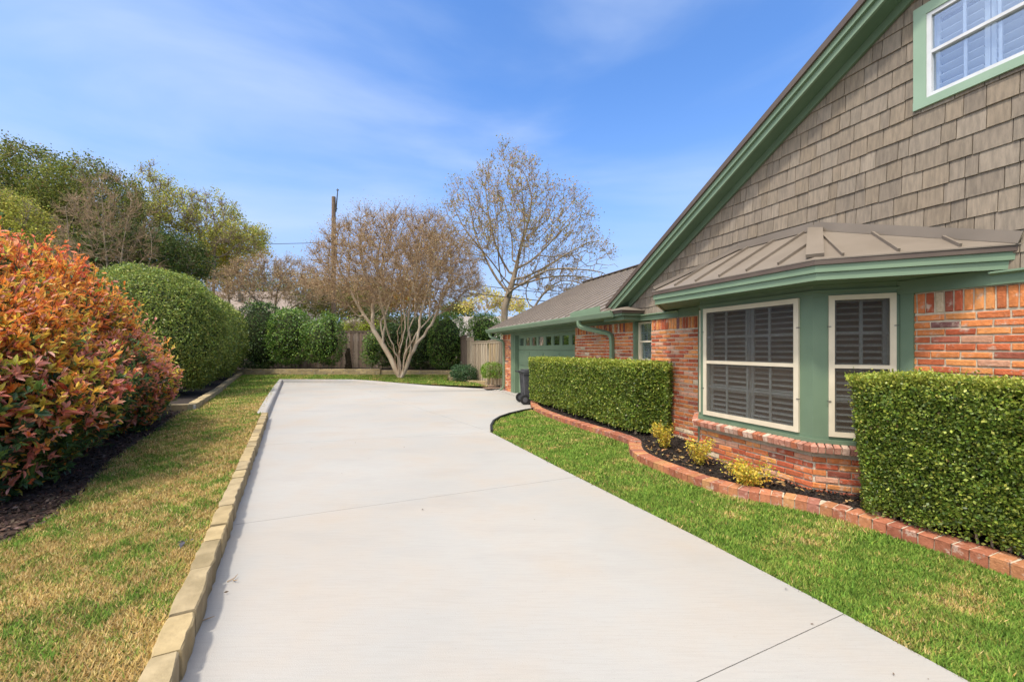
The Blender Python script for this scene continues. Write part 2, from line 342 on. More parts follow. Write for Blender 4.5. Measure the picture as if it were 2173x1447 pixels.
kp = [(-5.72, 9.75, .15), (-5.85, 10.0, 1), (-7.2, 12.6, 1), (-9.2, 16.5, 1), (-11.15, 20.28, 1.1), (-7.75, 20.25, 1.0), (-7.0, 19.85, .9), (-3.75, 17.75, .55), (-1.67, 17.0, .2), (-.3, 16.56, .1)]
sweep('concrete_kerb', kp, [(-.03, -.05), (-.02, .005), (.0, .07), (.02, .12), (.05, .145), (.09, .15), (.22, .15), (.22, -.05)], M['concrete'], 'structure')

# left lawn (slightly above the drive), beds, back lawn
lawn_left = [(KX(-3.2) - .13, -3.2), (KX(9.8) - .13, 9.8), (-6.05, 10.1), (-11.4, 20.5), (-7.6, 20.5), (-3.65, 18.0), (-1.6, 17.22), (-1.0, 17.05), (-1.6, 18.6), (-3.2, 20.2), (-3.6, 24.5), (-16.1, 24.7), (-7.98, 10.4), (-8.0, 10.1), (-6.4, 7.32), (-5.47, 5.67), (-4.55, 4.37), (-4.16, 3.68), (-4.03, 3.28), (-3.6, 1.5), (-3.0, -3.2)]
grid(lawn_left, .115, 'lawn_soil', M['soil'])
grid([(-3.0, -3.2), (-3.6, 1.5), (-4.03, 3.28), (-4.16, 3.68), (-4.55, 4.37), (-5.47, 5.67), (-6.4, 7.32), (-8.0, 10.1), (-9.2, 10.5), (-14, 10.5), (-14, -3.2)], .118, 'mulch_bed', M['mulch2'])
grid([(-7.98, 10.4), (-16.1, 24.7), (-22, 26), (-16, 10)], .17, 'mulch_bed', M['mulch'])
grid([(-22, 24.6), (-3.5, 24.6), (-3.5, 28.6), (-24, 28.6)], .37, 'mulch_bed', M['mulch'])
# right lawn and bed
border = [hw(4.63, 11.5), hw(4.40, 10.9), hw(4.22, 10.2), hw(4.16, 9.4), hw(4.15, 8.6), hw(4.20, 7.8), hw(4.26, 7.0), hw(4.30, 6.4), hw(4.25, 6.05), hw(4.05, 5.78), hw(3.88, 5.5), hw(3.78, 5.2), hw(3.74, 4.8), hw(3.75, 4.4), hw(3.77, 4.0), hw(3.84, 3.7), hw(3.97, 3.42), hw(4.14, 3.18), hw(4.27, 2.95), hw(4.34, 2.7), hw(4.38, 2.4), hw(4.41, 2.1), hw(4.43, 1.7), hw(4.43, 1.2), hw(4.43, .2), hw(4.43, -2.5)]
lawn_right = [(x + .0, y) for x, y in right_edge] + [(x + .03, y) for x, y in curve] + border
grid([(x - .06, y) for x, y in right_edge] + [(x + .02, y) for x, y in curve] + border, -.012, 'lawn_soil', M['soil_green'])
grid(border + [hw(5.25, -2.5), hw(5.25, 11.5)], .085, 'mulch_bed', M['mulch'])
# walk beside the gate
grid([hw(4.55, 16.0), hw(5.6, 15.95), hw(5.6, 18.3), hw(5.2, 19.4), hw(4.4, 18.6)], .06, 'path', M['paving'])
# dark edging strip round the lawn corner
mb = MB(); pts = [Vector((x, y, 0)) for x, y in [(-.42, 8.25)] + curve]
for a, b in zip(pts[:-1], pts[1:]): mb.bar(a + Vector((.02, 0, .005)), b + Vector((.02, 0, .005)), .045, .09, m=M['rubber'])
tag(mb.build('lawn_edging'), 'dark curved edging strip between driveway apron and green lawn', 'lawn edging')

# ---------------------------------------------------------------- grass blades
def lawn(name, poly, z, dens, cols, wfun, patch, hgt, label, ymax, ymin=.9, seed=3, xmax=1.35):
    xs = [p[0] for p in poly]; ys = [p[1] for p in poly]; P = []
    bands = [(ymin, 2.5), (2.5, 3.5), (3.5, 5), (5, 7), (7, 10), (10, 14), (14, 19), (19, 25)]
    Ps = []; S = []
    for y0, y1 in bands:
        if y0 >= ymax: break
        ym = (y0 + y1) / 2; dn = dens * min(1, (3.0 / ym) ** 1.75); x0, x1 = max(min(xs), -xmax * y1), min(max(xs), xmax * y1)
        n = int(dn * (x1 - x0) * (y1 - y0)); x = rng.uniform(x0, x1, n); y = rng.uniform(y0, y1, n); k = inpoly(x, y, poly)
        Ps.append(np.stack([x[k], y[k], np.full(k.sum(), z)], 1)); S.append(np.full(k.sum(), max(1, (ym / 3.0) ** .72)))
    P = np.concatenate(Ps); S = np.concatenate(S); n = len(P)
    pn = wob(P, patch, seed) * .34 + wob(P, patch * 3.3, seed + 1) * .38 + wob(P, patch * 8, seed + 2) * .36 + rng.normal(size=n) * .26 - np.clip((P[:, 1] - 11) / 7, 0, 1) * .42
    C = wfun(pn, n)
    h = hgt * (.6 + rng.random(n) * .8) * np.sqrt(S); wd = .0042 * S * (.7 + rng.random(n) * .6)
    a = rng.uniform(0, 6.283, n); ln = rng.uniform(.3, 1.5, n); D = np.stack([np.cos(a) * ln, np.sin(a) * ln, np.ones(n) * .75], 1); D = nrm(D)
    sd_ = np.stack([-np.sin(a + rng.normal(size=n) * .7), np.cos(a), np.zeros(n)], 1)
    tip = P + D * h[:, None]; V = np.stack([P - sd_ * wd[:, None] - [0, 0, .004], P + sd_ * wd[:, None] - [0, 0, .004], tip], 1).reshape(-1, 3)
    o = npmesh(name, V, np.arange(n * 3).reshape(-1, 3), C, M['grass']); tag(o, label, 'grass', kind='stuff'); return n
TAN = [(.53, .38, .14), (.44, .30, .095), (.60, .45, .20), (.37, .245, .08)]; GRN = [(.17, .28, .04), (.12, .22, .03), (.25, .34, .055), (.08, .16, .022)]
YG = [(.27, .31, .06), (.20, .27, .05), (.33, .33, .08)]
def mixl(tan_thr, yg_thr):
    def f(pn, n):
        t = palette(n, TAN, [3, 2, 2, 1]); g = palette(n, GRN, [3, 3, 2, 1]); y = palette(n, YG, [2, 2, 1])
        return np.where((pn > tan_thr)[:, None], t, np.where((pn > yg_thr)[:, None], y, g))
    return f
n1 = lawn('lawn_grass', lawn_left, .115, 20000, None, mixl(-.04, -.24), 2.2, .033, 'dormant tan and green grass of the lawn strip left of the driveway', 25)
n2 = lawn('lawn_grass', lawn_right, -.012, 22000, None, mixl(.50, .14), 1.9, .034, 'green clipped grass between driveway and brick border', 13, seed=13, ymin=1.2)
print('grass', n1, n2)

# ---------------------------------------------------------------- kerb stones and borders
STC = [(.37, .285, .155), (.42, .325, .18), (.34, .27, .16), (.385, .30, .165), (.31, .245, .14)]
def stones(name, path, width, z0, z1, lens, label, cat, rows=1, seed=1):
    g = random.Random(seed); mb = MB(); P = [Vector((*p[:2], 0)) for p in path]; 
    cum = [0]
    for a, b in zip(P[:-1], P[1:]): cum.append(cum[-1] + (b - a).length)
    def at(t):
        t = max(0, min(t, cum[-1] - 1e-6))
        for i in range(len(P) - 1):
            if t <= cum[i + 1]: return P[i].lerp(P[i + 1], (t - cum[i]) / (cum[i + 1] - cum[i])), (P[i + 1] - P[i]).normalized()
        return P[-1], (P[-1] - P[-2]).normalized()
    for r_ in range(rows):
        za = z0 + (z1 - z0) * r_ / rows; zb = z0 + (z1 - z0) * (r_ + 1) / rows - (.012 if r_ < rows - 1 else 0)
        t = -g.random() * .3 if r_ else 0
        while t < cum[-1]:
            ln = g.uniform(*lens); t1 = min(t + ln, cum[-1]); k = 5; top = []; zt = zb + g.uniform(-.006, .008)
            L_, R_ = [], []; jo = g.uniform(-.004, .004)
            for i in range(k + 1):
                p, d = at(t + .01 + (t1 - t - .02) * i / k); q = Vector((-d.y, d.x, 0))
                e = .005 if i in (0, k) else 0
                L_.append(p + q * (width / 2 - e + g.uniform(-.007, .007) + jo)); R_.append(p - q * (width / 2 - e + g.uniform(-.008, .008) - jo))
            vs = []
            for i in range(k + 1):
                l_ = L_[i]; r2 = R_[i]; m_ = (l_ - r2).normalized() * .008
                ztt = zt - (.006 if i in (0, k) else 0) + g.uniform(-.002, .002)
                vs += [l_ + Vector((0, 0, za)), l_ + Vector((0, 0, ztt - .008)), l_ - m_ + Vector((0, 0, ztt)), r2 + m_ + Vector((0, 0, ztt)), r2 + Vector((g.uniform(-.004, .004), 0, ztt - .01)), r2 + Vector((g.uniform(-.006, .006), 0, za))]
            fs = []
            for i in range(k):
                for j in range(5): fs.append((i * 6 + j, i * 6 + j + 1, i * 6 + 7 + j, i * 6 + 6 + j))
            fs += [(0, 1, 2, 3, 4, 5)[::-1], tuple(k * 6 + j for j in range(6))]
            c = g.choice(STC); v = g.uniform(.88, 1.1); mb.add(vs, fs, M['stone'], tuple(x * v for x in c)); t = t1
        # mortar core
    for i in range(len(P) - 1):
        a, b = P[i], P[i + 1]; d = (b - a).normalized() * .015; z = Vector((0, 0, (z0 + z1 - .02) / 2 - .01))
        mb.bar(a + d + z, b - d + z, width - .03, z1 - z0 - .02, m=M['concrete'], c=(1, 1, 1))
    o = mb.build(name); tag(o, label, cat); return o
ky = [-3.0, 0, 2, 4, 6, 8, 9.75]
stones('stone_kerb', [(KX(y) - .065, y) for y in ky], .13, -.02, .165, (.28, .62), 'low tan limestone kerb along the left side of the driveway', 'stone kerb', seed=4)
stones('stone_edging', [(-8.9, 10.28), (-8.02, 10.42), (-8.55, 11.4), (-10.3, 14.6), (-12.1, 17.7), (-13.9, 20.9), (-16.0, 24.6)], .2, .05, .27, (.4, .8), 'curved tan stone edging in front of the tall clipped hedge', 'stone edging', seed=8)
stones('retaining_wall', [(-16.3, 24.5), (-12, 24.5), (-7.7, 24.5)], .25, .05, .46, (.35, .8), 'two-course tan stone retaining wall in front of the back fence', 'retaining wall', rows=3, seed=9)
stones('retaining_wall', [(-7.7, 24.6), (-5, 24.6), (-3.4, 24.4)], .25, .05, .38, (.5, .9), 'lower right length of stone retaining wall behind the vase-shaped tree', 'retaining wall', rows=2, seed=10)
stones('stone_edging', [(-3.5, 24.2), (-3.3, 22), (-2.9, 20.6), (-1.9, 19.1), (-1.0, 18.7)], .2, .03, .2, (.3, .6), 'small stone edging round the bed by the wooden gate', 'stone edging', seed=11)

BRC = [(.54, .165, .06), (.48, .125, .05), (.62, .215, .07), (.43, .10, .045), (.66, .27, .09), (.30, .09, .055), (.58, .30, .19), (.24, .11, .10), (.60, .47, .32)]
BRW = [6, 5, 6, 3.5, 4, 1.8, 3, 0.9, 1.6]
def brick_block(mb, o, u, v, n, ln, ht, dp, g, m=None, c=None, ch=.005):
    """brick with its back face at o, spanning u*ln, v*ht and standing n*dp out"""
    m = m or M['brick']; c = c or random.choices(BRC, BRW)[0]; k = g.uniform(.82, 1.15); c = tuple(x * k for x in c)
    j = lambda a: g.uniform(-a, a); vs = []
    for d_, e in ((0, 0), (dp - ch, 0), (dp, ch * 1.3)):
        for a, b in ((0, 0), (1, 0), (1, 1), (0, 1)):
            vs.append(o + u * (ln * a + (e if a == 0 else -e) + j(.0035)) + v * (ht * b + (e if b == 0 else -e) + j(.0028)) + n * (d_ + (j(.0025) if d_ else 0)))
    fs = [(0, 1, 5, 4), (1, 2, 6, 5), (2, 3, 7, 6), (3, 0, 4, 7), (4, 5, 9, 8), (5, 6, 10, 9), (6, 7, 11, 10), (7, 4, 8, 11), (8, 9, 10, 11)]
    mb.add(vs, fs, m, c)
# brick border along the bed
mb = MB(); g = random.Random(3); P = [Vector((*p, 0)) for p in border]; t = 0; cum = [0]
for a, b in zip(P[:-1], P[1:]): cum.append(cum[-1] + (b - a).length)
def atb(t):
    for i in range(len(P) - 1):
        if t <= cum[i + 1]: return P[i].lerp(P[i + 1], (t - cum[i]) / (cum[i + 1] - cum[i])), (P[i + 1] - P[i]).normalized()
    return P[-1], (P[-1] - P[-2]).normalized()
BB = [(.36, .13, .07), (.41, .16, .08), (.34, .115, .065), (.44, .19, .085), (.47, .235, .10), (.32, .13, .09)]
while t < cum[-1] - .12:
    p, d = atb(t + .05); q = Vector((d.y, -d.x, 0)) * -1
    if q.x < 0: q = -q
    d2 = d; z = Vector((0, 0, 1)); c = g.choice(BB)
    a = g.uniform(-.02, .02); d2 = (d + q * a).normalized(); q2 = Vector((-d2.y, d2.x, 0)); q2 = q2 if q2.dot(q) > 0 else -q2
    base = p - d2 * .046 - q2 * .0 + z * -.03
    # top face carries the look: brick lying across the path
    dn = .012 + g.uniform(-.002, .002)
    brick_block(mb, base, d2, q2, z, .097, .20, .115 + dn, g, c=c, ch=.006); t += .105
for i in range(len(P) - 1):
    d = (P[i + 1] - P[i]).normalized(); q = Vector((-d.y, d.x, 0)); q = q if q.x > 0 else -q
    mb.bar(P[i] + q * .1 + Vector((0, 0, .031)), P[i + 1] + q * .1 + Vector((0, 0, .031)), .175, .118, m=M['mortar'])
tag(mb.build('brick_border'), 'curved red brick border edging the mulch bed', 'brick border')

# ---------------------------------------------------------------- THE HOUSE
hx, hy = hw(5.2, 0)
house = empty('brick_house', (hx, hy, 0), TH)
tag(house, 'red brick house with green trim, taupe shingled gable and brown metal roof', 'house')
X = lambda m: m - 5.2                       # local x of a house coordinate m; local y = s
gH = random.Random(11)
def brick_wall_rect(mb, o, u, n, L_, z0, z1, holes=(), top_soldier=None, half=True):
    ch = .0715; zz = z0; row = 0; up = Vector((0, 0, 1))
    while zz + .05 < z1:
        t = -(.1075 if row % 2 else 0) - .0; ht = min(.0545, z1 - zz - .01)
        while t < L_ - .02:
            a = max(t, 0); b = min(t + .203, L_)
            segs = [(a, b)]
            for (h0, h1, hz0, hz1) in holes:
                if zz + .05 > hz0 and zz < hz1:
                    ns = []
                    for (p, q) in segs:
                        if q <= h0 or p >= h1: ns.append((p, q)); continue
                        if p < h0: ns.append((p, h0))
                        if q > h1: ns.append((h1, q))
                    segs = ns
            for (p, q) in segs:
                if q - p > .03:
                    brick_block(mb, o + u * p + up * zz + n * gH.uniform(-.002, .002), u, up, n, q - p, ht + gH.uniform(-.004, .003), .014, gH)
            t += .203 + .012
        zz += ch; row += 1
def soldier(mb, o, u, n, a, b, z0, z1):
    t = a
    while t < b - .02:
        e = min(t + .056, b); brick_block(mb, o + u * t + Vector((0, 0, z0)), u, Vector((0, 0, 1)), n, e - t, z1 - z0 - .008, .015, gH); t += .069
uy = Vector((0, 1, 0)); nx = Vector((-1, 0, 0)); Z = Vector((0, 0, 1))
# main street-side wall: s from -3 to 15.82
S0 = -3.0; S1 = 15.82; WT = 2.20
mb = MB()
holes = [(2.66 - S0, 5.44 - S0, -.2, 3), (6.68 - S0, 7.25 - S0, 1.36, 3), (9.77 - S0, 14.85 - S0, -.2, 3)]
brick_wall_rect(mb, Vector((.0, S0, -.0785)), uy, nx, S1 - S0, 0.0, 2.072, [(a, b, c + .0785, d) for a, b, c, d in holes])
for a, b in ((S0, 2.66), (5.44, 6.66), (7.27, 9.77), (14.85, 15.82)):
    soldier(mb, Vector((0, 0, 0)), uy, nx, a, b, 2.002, WT)
# mortar faces behind, cut round the openings
for a, b, z0, z1 in ((S0, 2.66, -.1, 2.262), (5.44, 6.68, -.1, 2.262), (6.68, 7.25, -.1, 1.36), (7.25, 9.77, -.1, WT), (14.85, 15.82, -.1, WT)):
    mb.box((-.003, a, z0), (.16, b, z1), M['mortar'])
# small window brick reveals and sill
brick_wall_rect(mb, Vector((.12, 6.68, 1.36)), Vector((-1, 0, 0)), Vector((0, 1, 0)), .12, 0, .84)
t = 6.66
while t < 7.27: brick_block(mb, Vector((.0, t, 1.335)), uy, Z * .999 + nx * .0, nx, .056, .06, .03, gH); t += .068
# garage end wall (faces the gate) and house end walls
brick_wall_rect(mb, Vector((.0, S1 + .0, -.06)), Vector((1, 0, 0)), Vector((0, 1, 0)), 1.6, 0, 2.28)
mb.box((.16, S1 - .16, -.1), (8.4, S1 - .004, 2.35), M['mortar'])
mb.box((.16, S0, -.1), (9.0, S0 + .16, 2.35), M['mortar'])
mb.build('brick_wall', parent=house)

# ---- gable wall of shingles
RS = 1.93                                             # ridge position
def Rz(s): return 2.91 + .555 * (6.79 - s) if s >= RS else 2.91 + .555 * (6.79 - RS) - .555 * (RS - s)
GB = 2.30; SW = 7.85; NW = 2 * RS - SW
def clip2(poly, A, B, C_):     # keep A*s+B*z<=C
    o = []
    for i in range(len(poly)):
        a = poly[i]; b = poly[(i + 1) % len(poly)]; fa = A * a[0] + B * a[1] - C_; fb = A * b[0] + B * b[1] - C_
        if fa <= 0: o.append(a)
        if (fa <= 0) != (fb <= 0): t = fa / (fa - fb); o.append((a[0] + (b[0] - a[0]) * t, a[1] + (b[1] - a[1]) * t))
    return o
WIN = (1.20, 2.60, 4.02, 5.02)                        # upper window trim outer s0,s1,z0,z1
mb = MB(); zc = GB - .03; exp_ = .19
SHC = [(.228, .192, .158), (.245, .208, .172), (.212, .178, .146), (.236, .197, .158), (.222, .182, .142)]
kk = .555
while zc < Rz(RS):
    s = NW
    while s < SW:
        wd = gH.choice([.09, .11, .13, .15, .17, .20, .25]) ; a = s; b = s + wd - .006; s += wd
        z0 = zc + gH.uniform(-.004, .004); z1 = zc + exp_ + .02
        cs, cb = WIN[0] + .03, WIN[1] - .03; w0, w1 = WIN[2] + .03, WIN[3] - .03
        pieces = [(a, b, z0, z1)]
        if b > cs and a < cb and z1 > w0 and z0 < w1:
            pieces = []
            if a < cs: pieces.append((a, cs, z0, z1))
            if b > cb: pieces.append((cb, b, z0, z1))
            if z0 < w0: pieces.append((max(a, cs), min(b, cb), z0, w0))
            if z1 > w1: pieces.append((max(a, cs), min(b, cb), w1, z1))
        for (a_, b_, p0, p1) in pieces:
            lean = gH.uniform(-.003, .003)
            poly = [(a_, p0), (b_, p0 + lean), (b_, p1), (a_, p1)]
            cpt = 2.91 + .555 * 6.79 - .01
            poly = clip2(poly, .555, 1, cpt); 
            if len(poly) > 2: poly = clip2(poly, -.555, 1, cpt - .555 * 2 * RS)
            if len(poly) < 3: continue
            th = gH.uniform(.012, .018)
            pts_o = [(-.004 - th * (1 - (z - z0) / (exp_ + .03)), s_, z) for s_, z in poly]; pts_i = [(.0, s_, z) for s_, z in poly]
            n = len(poly); c = gH.choice(SHC); k = gH.uniform(.88, 1.1); c = tuple(q * k for q in c)
            mb.add(pts_o + pts_i, [tuple(range(n))] + [(i, i + n, (i + 1) % n + n, (i + 1) % n) for i in range(n)], M['shingle'], c)
    zc += exp_
apx = Rz(RS)
A0, A1, Z0, Z1 = WIN[0] + .05, WIN[1] - .05, WIN[2] + .05, WIN[3] - .05
mb.prism([(.001, NW, GB - .04), (.001, A0, GB - .04), (.001, A0, Rz(A0)), (.001, NW, Rz(SW))], (.12, 0, 0), M['metal_edge'])
mb.prism([(.001, A1, GB - .04), (.001, SW, GB - .04), (.001, SW, Rz(SW)), (.001, A1, Rz(A1))], (.12, 0, 0), M['metal_edge'])
mb.box((.001, A0, GB - .04), (.12, A1, Z0), M['metal_edge']); mb.prism([(.001, A0, Z1), (.001, A1, Z1), (.001, A1, Rz(A1)), (.001, RS, apx), (.001, A0, Rz(A0))], (.12, 0, 0), M['metal_edge'])
mb.build('shingle_gable', parent=house)
# frieze board and its cap over the brick
for a, b in ((-2.0, 2.05), (5.9, 7.12)):
    mb = MB(); mb.box((-.045, a, 2.205), (-.004, b, 2.285), M['green']); mb.prism([(-.045, a, 2.285), (-.085, a, 2.302), (-.085, a, 2.318), (-.0, a, 2.33), (-.0, a, 2.285)], (0, b - a, 0), M['gutter'])
    mb.build('frieze_board', parent=house)
mb = MB(); mb.box((-.042, 2.05, 2.205), (-.002, 5.9, 2.34), M['green']); mb.build('frieze_board', parent=house)
# ---- rake: soffit, frieze, fascia, crown, metal edge; main roof
END = 7.72
def rake_piece(name, m0, m1, dz0, dz1, mt, s0=RS, s1=END):
    for sg in (1, -1):
        mb = MB(); a, b = (RS, s1)
        ya, yb = (a, b) if sg == 1 else (2 * RS - a, 2 * RS - b)
        za, zb = Rz(a), 2.91 + .555 * (6.79 - b)
        mb.hexa([(X(m0), ya, za + dz0), (X(m1), ya, za + dz0), (X(m1), yb, zb + dz0), (X(m0), yb, zb + dz0), (X(m0), ya, za + dz1), (X(m1), ya, za + dz1), (X(m1), yb, zb + dz1), (X(m0), yb, zb + dz1)], M[mt])
        mb.build(name, parent=house)
rake_piece('rake_soffit', 4.965, 5.21, .0, .02, 'soffit')
rake_piece('rake_frieze', 5.145, 5.18, -.105, -.002, 'green', s1=7.35)
rake_piece('rake_board', 4.93, 4.963, -.012, .125, 'gutter')
rake_piece('rake_crown', 4.895, 4.928, .075, .165, 'gutter')
rake_piece('roof_edge', 4.865, 4.90, .15, .232, 'metal_edge', s1=7.78)
rake_piece('main_roof', 4.902, 13.5, .166, .225, 'metal_roof', s1=7.78)
# ---- garage roof
E0 = (4.72, 2.435); E1 = (9.15, 4.57); sl = (E1[1] - E0[1]) / (E1[0] - E0[0]); GE = 16.38
gz = lambda m: E0[1] + sl * (m - E0[0])
mb = MB(); poly = [(4.72, 7.66), (5.12, 7.60), (9.15, 4.18), (9.15, GE), (4.72, GE)]
mb.prism([(X(m), s, gz(m) - .05) for m, s in poly], (0, 0, .05), M['metal_roof'])
mb.prism([(X(9.15), 4.18, 4.52), (X(13.6), 7.6, 2.38), (X(13.6), GE, 2.38), (X(9.15), GE, 4.52)], (0, 0, .05), M['metal_roof'])
gr = mb.build('garage_roof', parent=house)
mb = MB(); s = GE - .05
while s > 4.6:
    m0 = 4.74 if s > 7.66 else (5.12 + (7.6 - s) * 4.03 / 3.42 + .05)
    if m0 < 9.1: mb.bar((X(m0), s, gz(m0) + .014), (X(9.13), s, gz(9.13) + .014), .024, .03, m=M['metal_roof'])
    s -= .405
mb.build('roof_seam', parent=gr)
mb = MB(); mb.bar((X(9.15), 4.3, 4.60), (X(9.15), GE + .02, 4.60), .22, .035, m=M['metal_edge']); mb.build('ridge_cap', parent=gr)
mb = MB(); mb.prism([(X(4.72), GE, 2.28), (X(4.72), GE, 2.38), (X(9.15), GE, 4.52), (X(13.6), GE, 2.38), (X(13.6), GE, 2.28), (X(9.15), GE, 4.38)], (0, -.04, 0), M['green']); mb.build('gable_fascia', parent=house)
mb = MB(); mb.prism([(.1, S1 - .02, 2.2), (8.4, S1 - .02, 2.2), (X(9.15), S1 - .02, 4.45)], (0, -.1, 0), M['green']); mb.build('gable_wall', parent=house)
# eave soffit, fascia, gutter
mb = MB(); mb.box((X(4.76), 7.3, 2.27), (.02, GE - .04, 2.29), M['soffit']); mb.build('eave_soffit', parent=house)
mb = MB(); mb.box((X(4.735), 7.3, 2.265), (X(4.758), GE - .03, 2.40), M['green']); mb.build('eave_fascia', parent=house)
mb = MB(); mb.box((-.04, 7.15, 2.202), (-.001, 15.85, 2.268), M['green']); mb.build('eave_frieze', parent=house)
mb = MB(); pr = [(4.733, 2.40), (4.733, 2.29), (4.66, 2.285), (4.645, 2.30), (4.62, 2.36), (4.61, 2.385), (4.61, 2.415), (4.63, 2.415), (4.63, 2.39), (4.655, 2.31), (4.72, 2.31), (4.72, 2.40)]
mb.prism([(X(m), 7.2, z) for m, z in pr], (0, GE - 7.2, 0), M['gutter'])
mb.prism([(X(4.733), 7.2, 2.40), (X(4.733), 7.2, 2.285), (X(4.655), 7.2, 2.285), (X(4.61), 7.2, 2.385), (X(4.61), 7.2, 2.415)], (0, .012, 0), M['gutter'])
gut = mb.build('gutter', parent=house)
mb = MB(); mb.prism([(X(4.70), 7.75, 2.415), (X(4.70), 9.1, 2.415), (X(4.70), 9.1, 2.50), (X(4.70), 8.9, 2.535), (X(4.70), 7.75, 2.56)], (.02, 0, 0), M['gutter']); mb.build('splash_guard', parent=gut)
# cornice return
mb = MB()
a = [(4.70, 6.92), (4.70, 7.72), (5.2, 7.72), (5.2, 6.92)]
mb.prism([(X(m), s, 2.30) for m, s in a], (0, 0, .05), M['green'])
mb.prism([(X(m + .02 * (m < 5)), s, 2.22) for m, s in [(4.76, 6.98), (4.76, 7.7), (5.19, 7.7), (5.19, 6.98)]], (0, 0, .08), M['green'])
mb.prism([(X(m), s, 2.35) for m, s in [(4.67, 6.89), (4.67, 7.74), (5.2, 7.74), (5.2, 6.89)]], (0, 0, .045), M['metal_edge'])
b0 = [(X(4.64), 6.86, 2.40), (X(4.64), 7.76, 2.40), (X(5.2), 7.76, 2.40), (X(5.2), 6.86, 2.40)]; tp = [(X(4.98), 7.2, 2.50), (X(4.98), 7.76, 2.50), (X(5.2), 7.76, 2.50), (X(5.2), 7.2, 2.50)]
mb.add(b0 + tp, [(0, 1, 5, 4), (1, 2, 6, 5), (3, 0, 4, 7), (4, 5, 6, 7), (3, 2, 1, 0)], M['metal_roof'])
mb.build('cornice_return', parent=house)
# downspouts
def downspout(pts, w_=.075):
    mb = MB()
    for i, (a, b) in enumerate(zip(pts[:-1], pts[1:])):
        pass
    P = [Vector(p) for p in pts]; sm = []
    for i in range(len(P)):
        if 0 < i < len(P) - 1:
            a = P[i].lerp(P[i - 1], min(.5, .11 / (P[i] - P[i - 1]).length)); b = P[i].lerp(P[i + 1], min(.5, .11 / (P[i + 1] - P[i]).length))
            for t in (0, .25, .5, .75, 1): sm.append(a * (1 - t) ** 2 + P[i] * 2 * t * (1 - t) + b * t * t)
        else: sm.append(P[i])
    mb.tube(sm, w_ / 2 * 1.3, 4, M['gutter']); return mb.build('downspout', parent=house)
downspout([(X(4.68), 8.62, 2.30), (X(4.68), 8.62, 2.16), (X(5.12), 7.98, 1.98), (X(5.135), 7.95, 1.84), (X(5.135), 7.95, .05)], .085)
downspout([(X(4.69), 16.05, 2.30), (X(4.69), 16.05, 2.13), (X(5.12), 15.62, 1.95), (X(5.14), 15.58, 1.8), (X(5.14), 15.58, .12), (X(4.98), 15.58, .03)], .075)
# ---- garage door
D0, D1 = 9.75, 14.42; dm = .13
mb = MB(); mb.box((-.01, D1, -.02), (.14, D1 + .13, 2.2), M['green']); mb.box((-.02, D1 + .12, -.03), (.0, 14.85, 2.2), M['green']); mb.box((.0, D0, 2.13), (.14, D1, 2.2), M['green']); mb.box((.0, 14.54, -.03), (.16, 14.86, 2.2), M['green'])
mb.build('garage_door_frame', parent=house)
mb = MB(); npan = 8; pw = (D1 - D0) / npan; sec = [(0.02, .53), (.54, 1.06), (1.07, 1.60), (1.61, 2.13)]
for i, (a, b) in enumerate(sec):
    if i < 3:
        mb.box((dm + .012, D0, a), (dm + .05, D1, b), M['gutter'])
        for j in range(npan // 2):
            y0 = D0 + j * 2 * pw + .09; y1 = y0 + 2 * pw - .18
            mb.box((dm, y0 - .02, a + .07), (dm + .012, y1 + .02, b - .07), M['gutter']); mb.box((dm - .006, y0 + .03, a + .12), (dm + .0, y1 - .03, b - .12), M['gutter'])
    else:
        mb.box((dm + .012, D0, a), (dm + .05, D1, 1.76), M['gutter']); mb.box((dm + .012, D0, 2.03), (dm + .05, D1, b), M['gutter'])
        for j in range(npan + 1):
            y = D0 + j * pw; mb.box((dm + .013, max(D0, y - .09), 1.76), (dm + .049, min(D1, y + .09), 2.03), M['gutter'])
gd = mb.build('garage_door', parent=house)
for j in range(npan):
    y0 = D0 + j * pw + .09; y1 = y0 + pw - .18
    mb = MB(); mb.box((dm + .03, y0, 1.76), (dm + .035, y1, 2.03), M['glass']); mb.box((dm + .06, y0 - .02, 1.7), (dm + .07, y1 + .02, 2.1), M['dark']); mb.build('window_pane', parent=gd)
mb = MB(); mb.box((-.28, 9.9, .002), (.18, 15.75, .022), M['concrete']); mb.build('garage_threshold', parent=house)

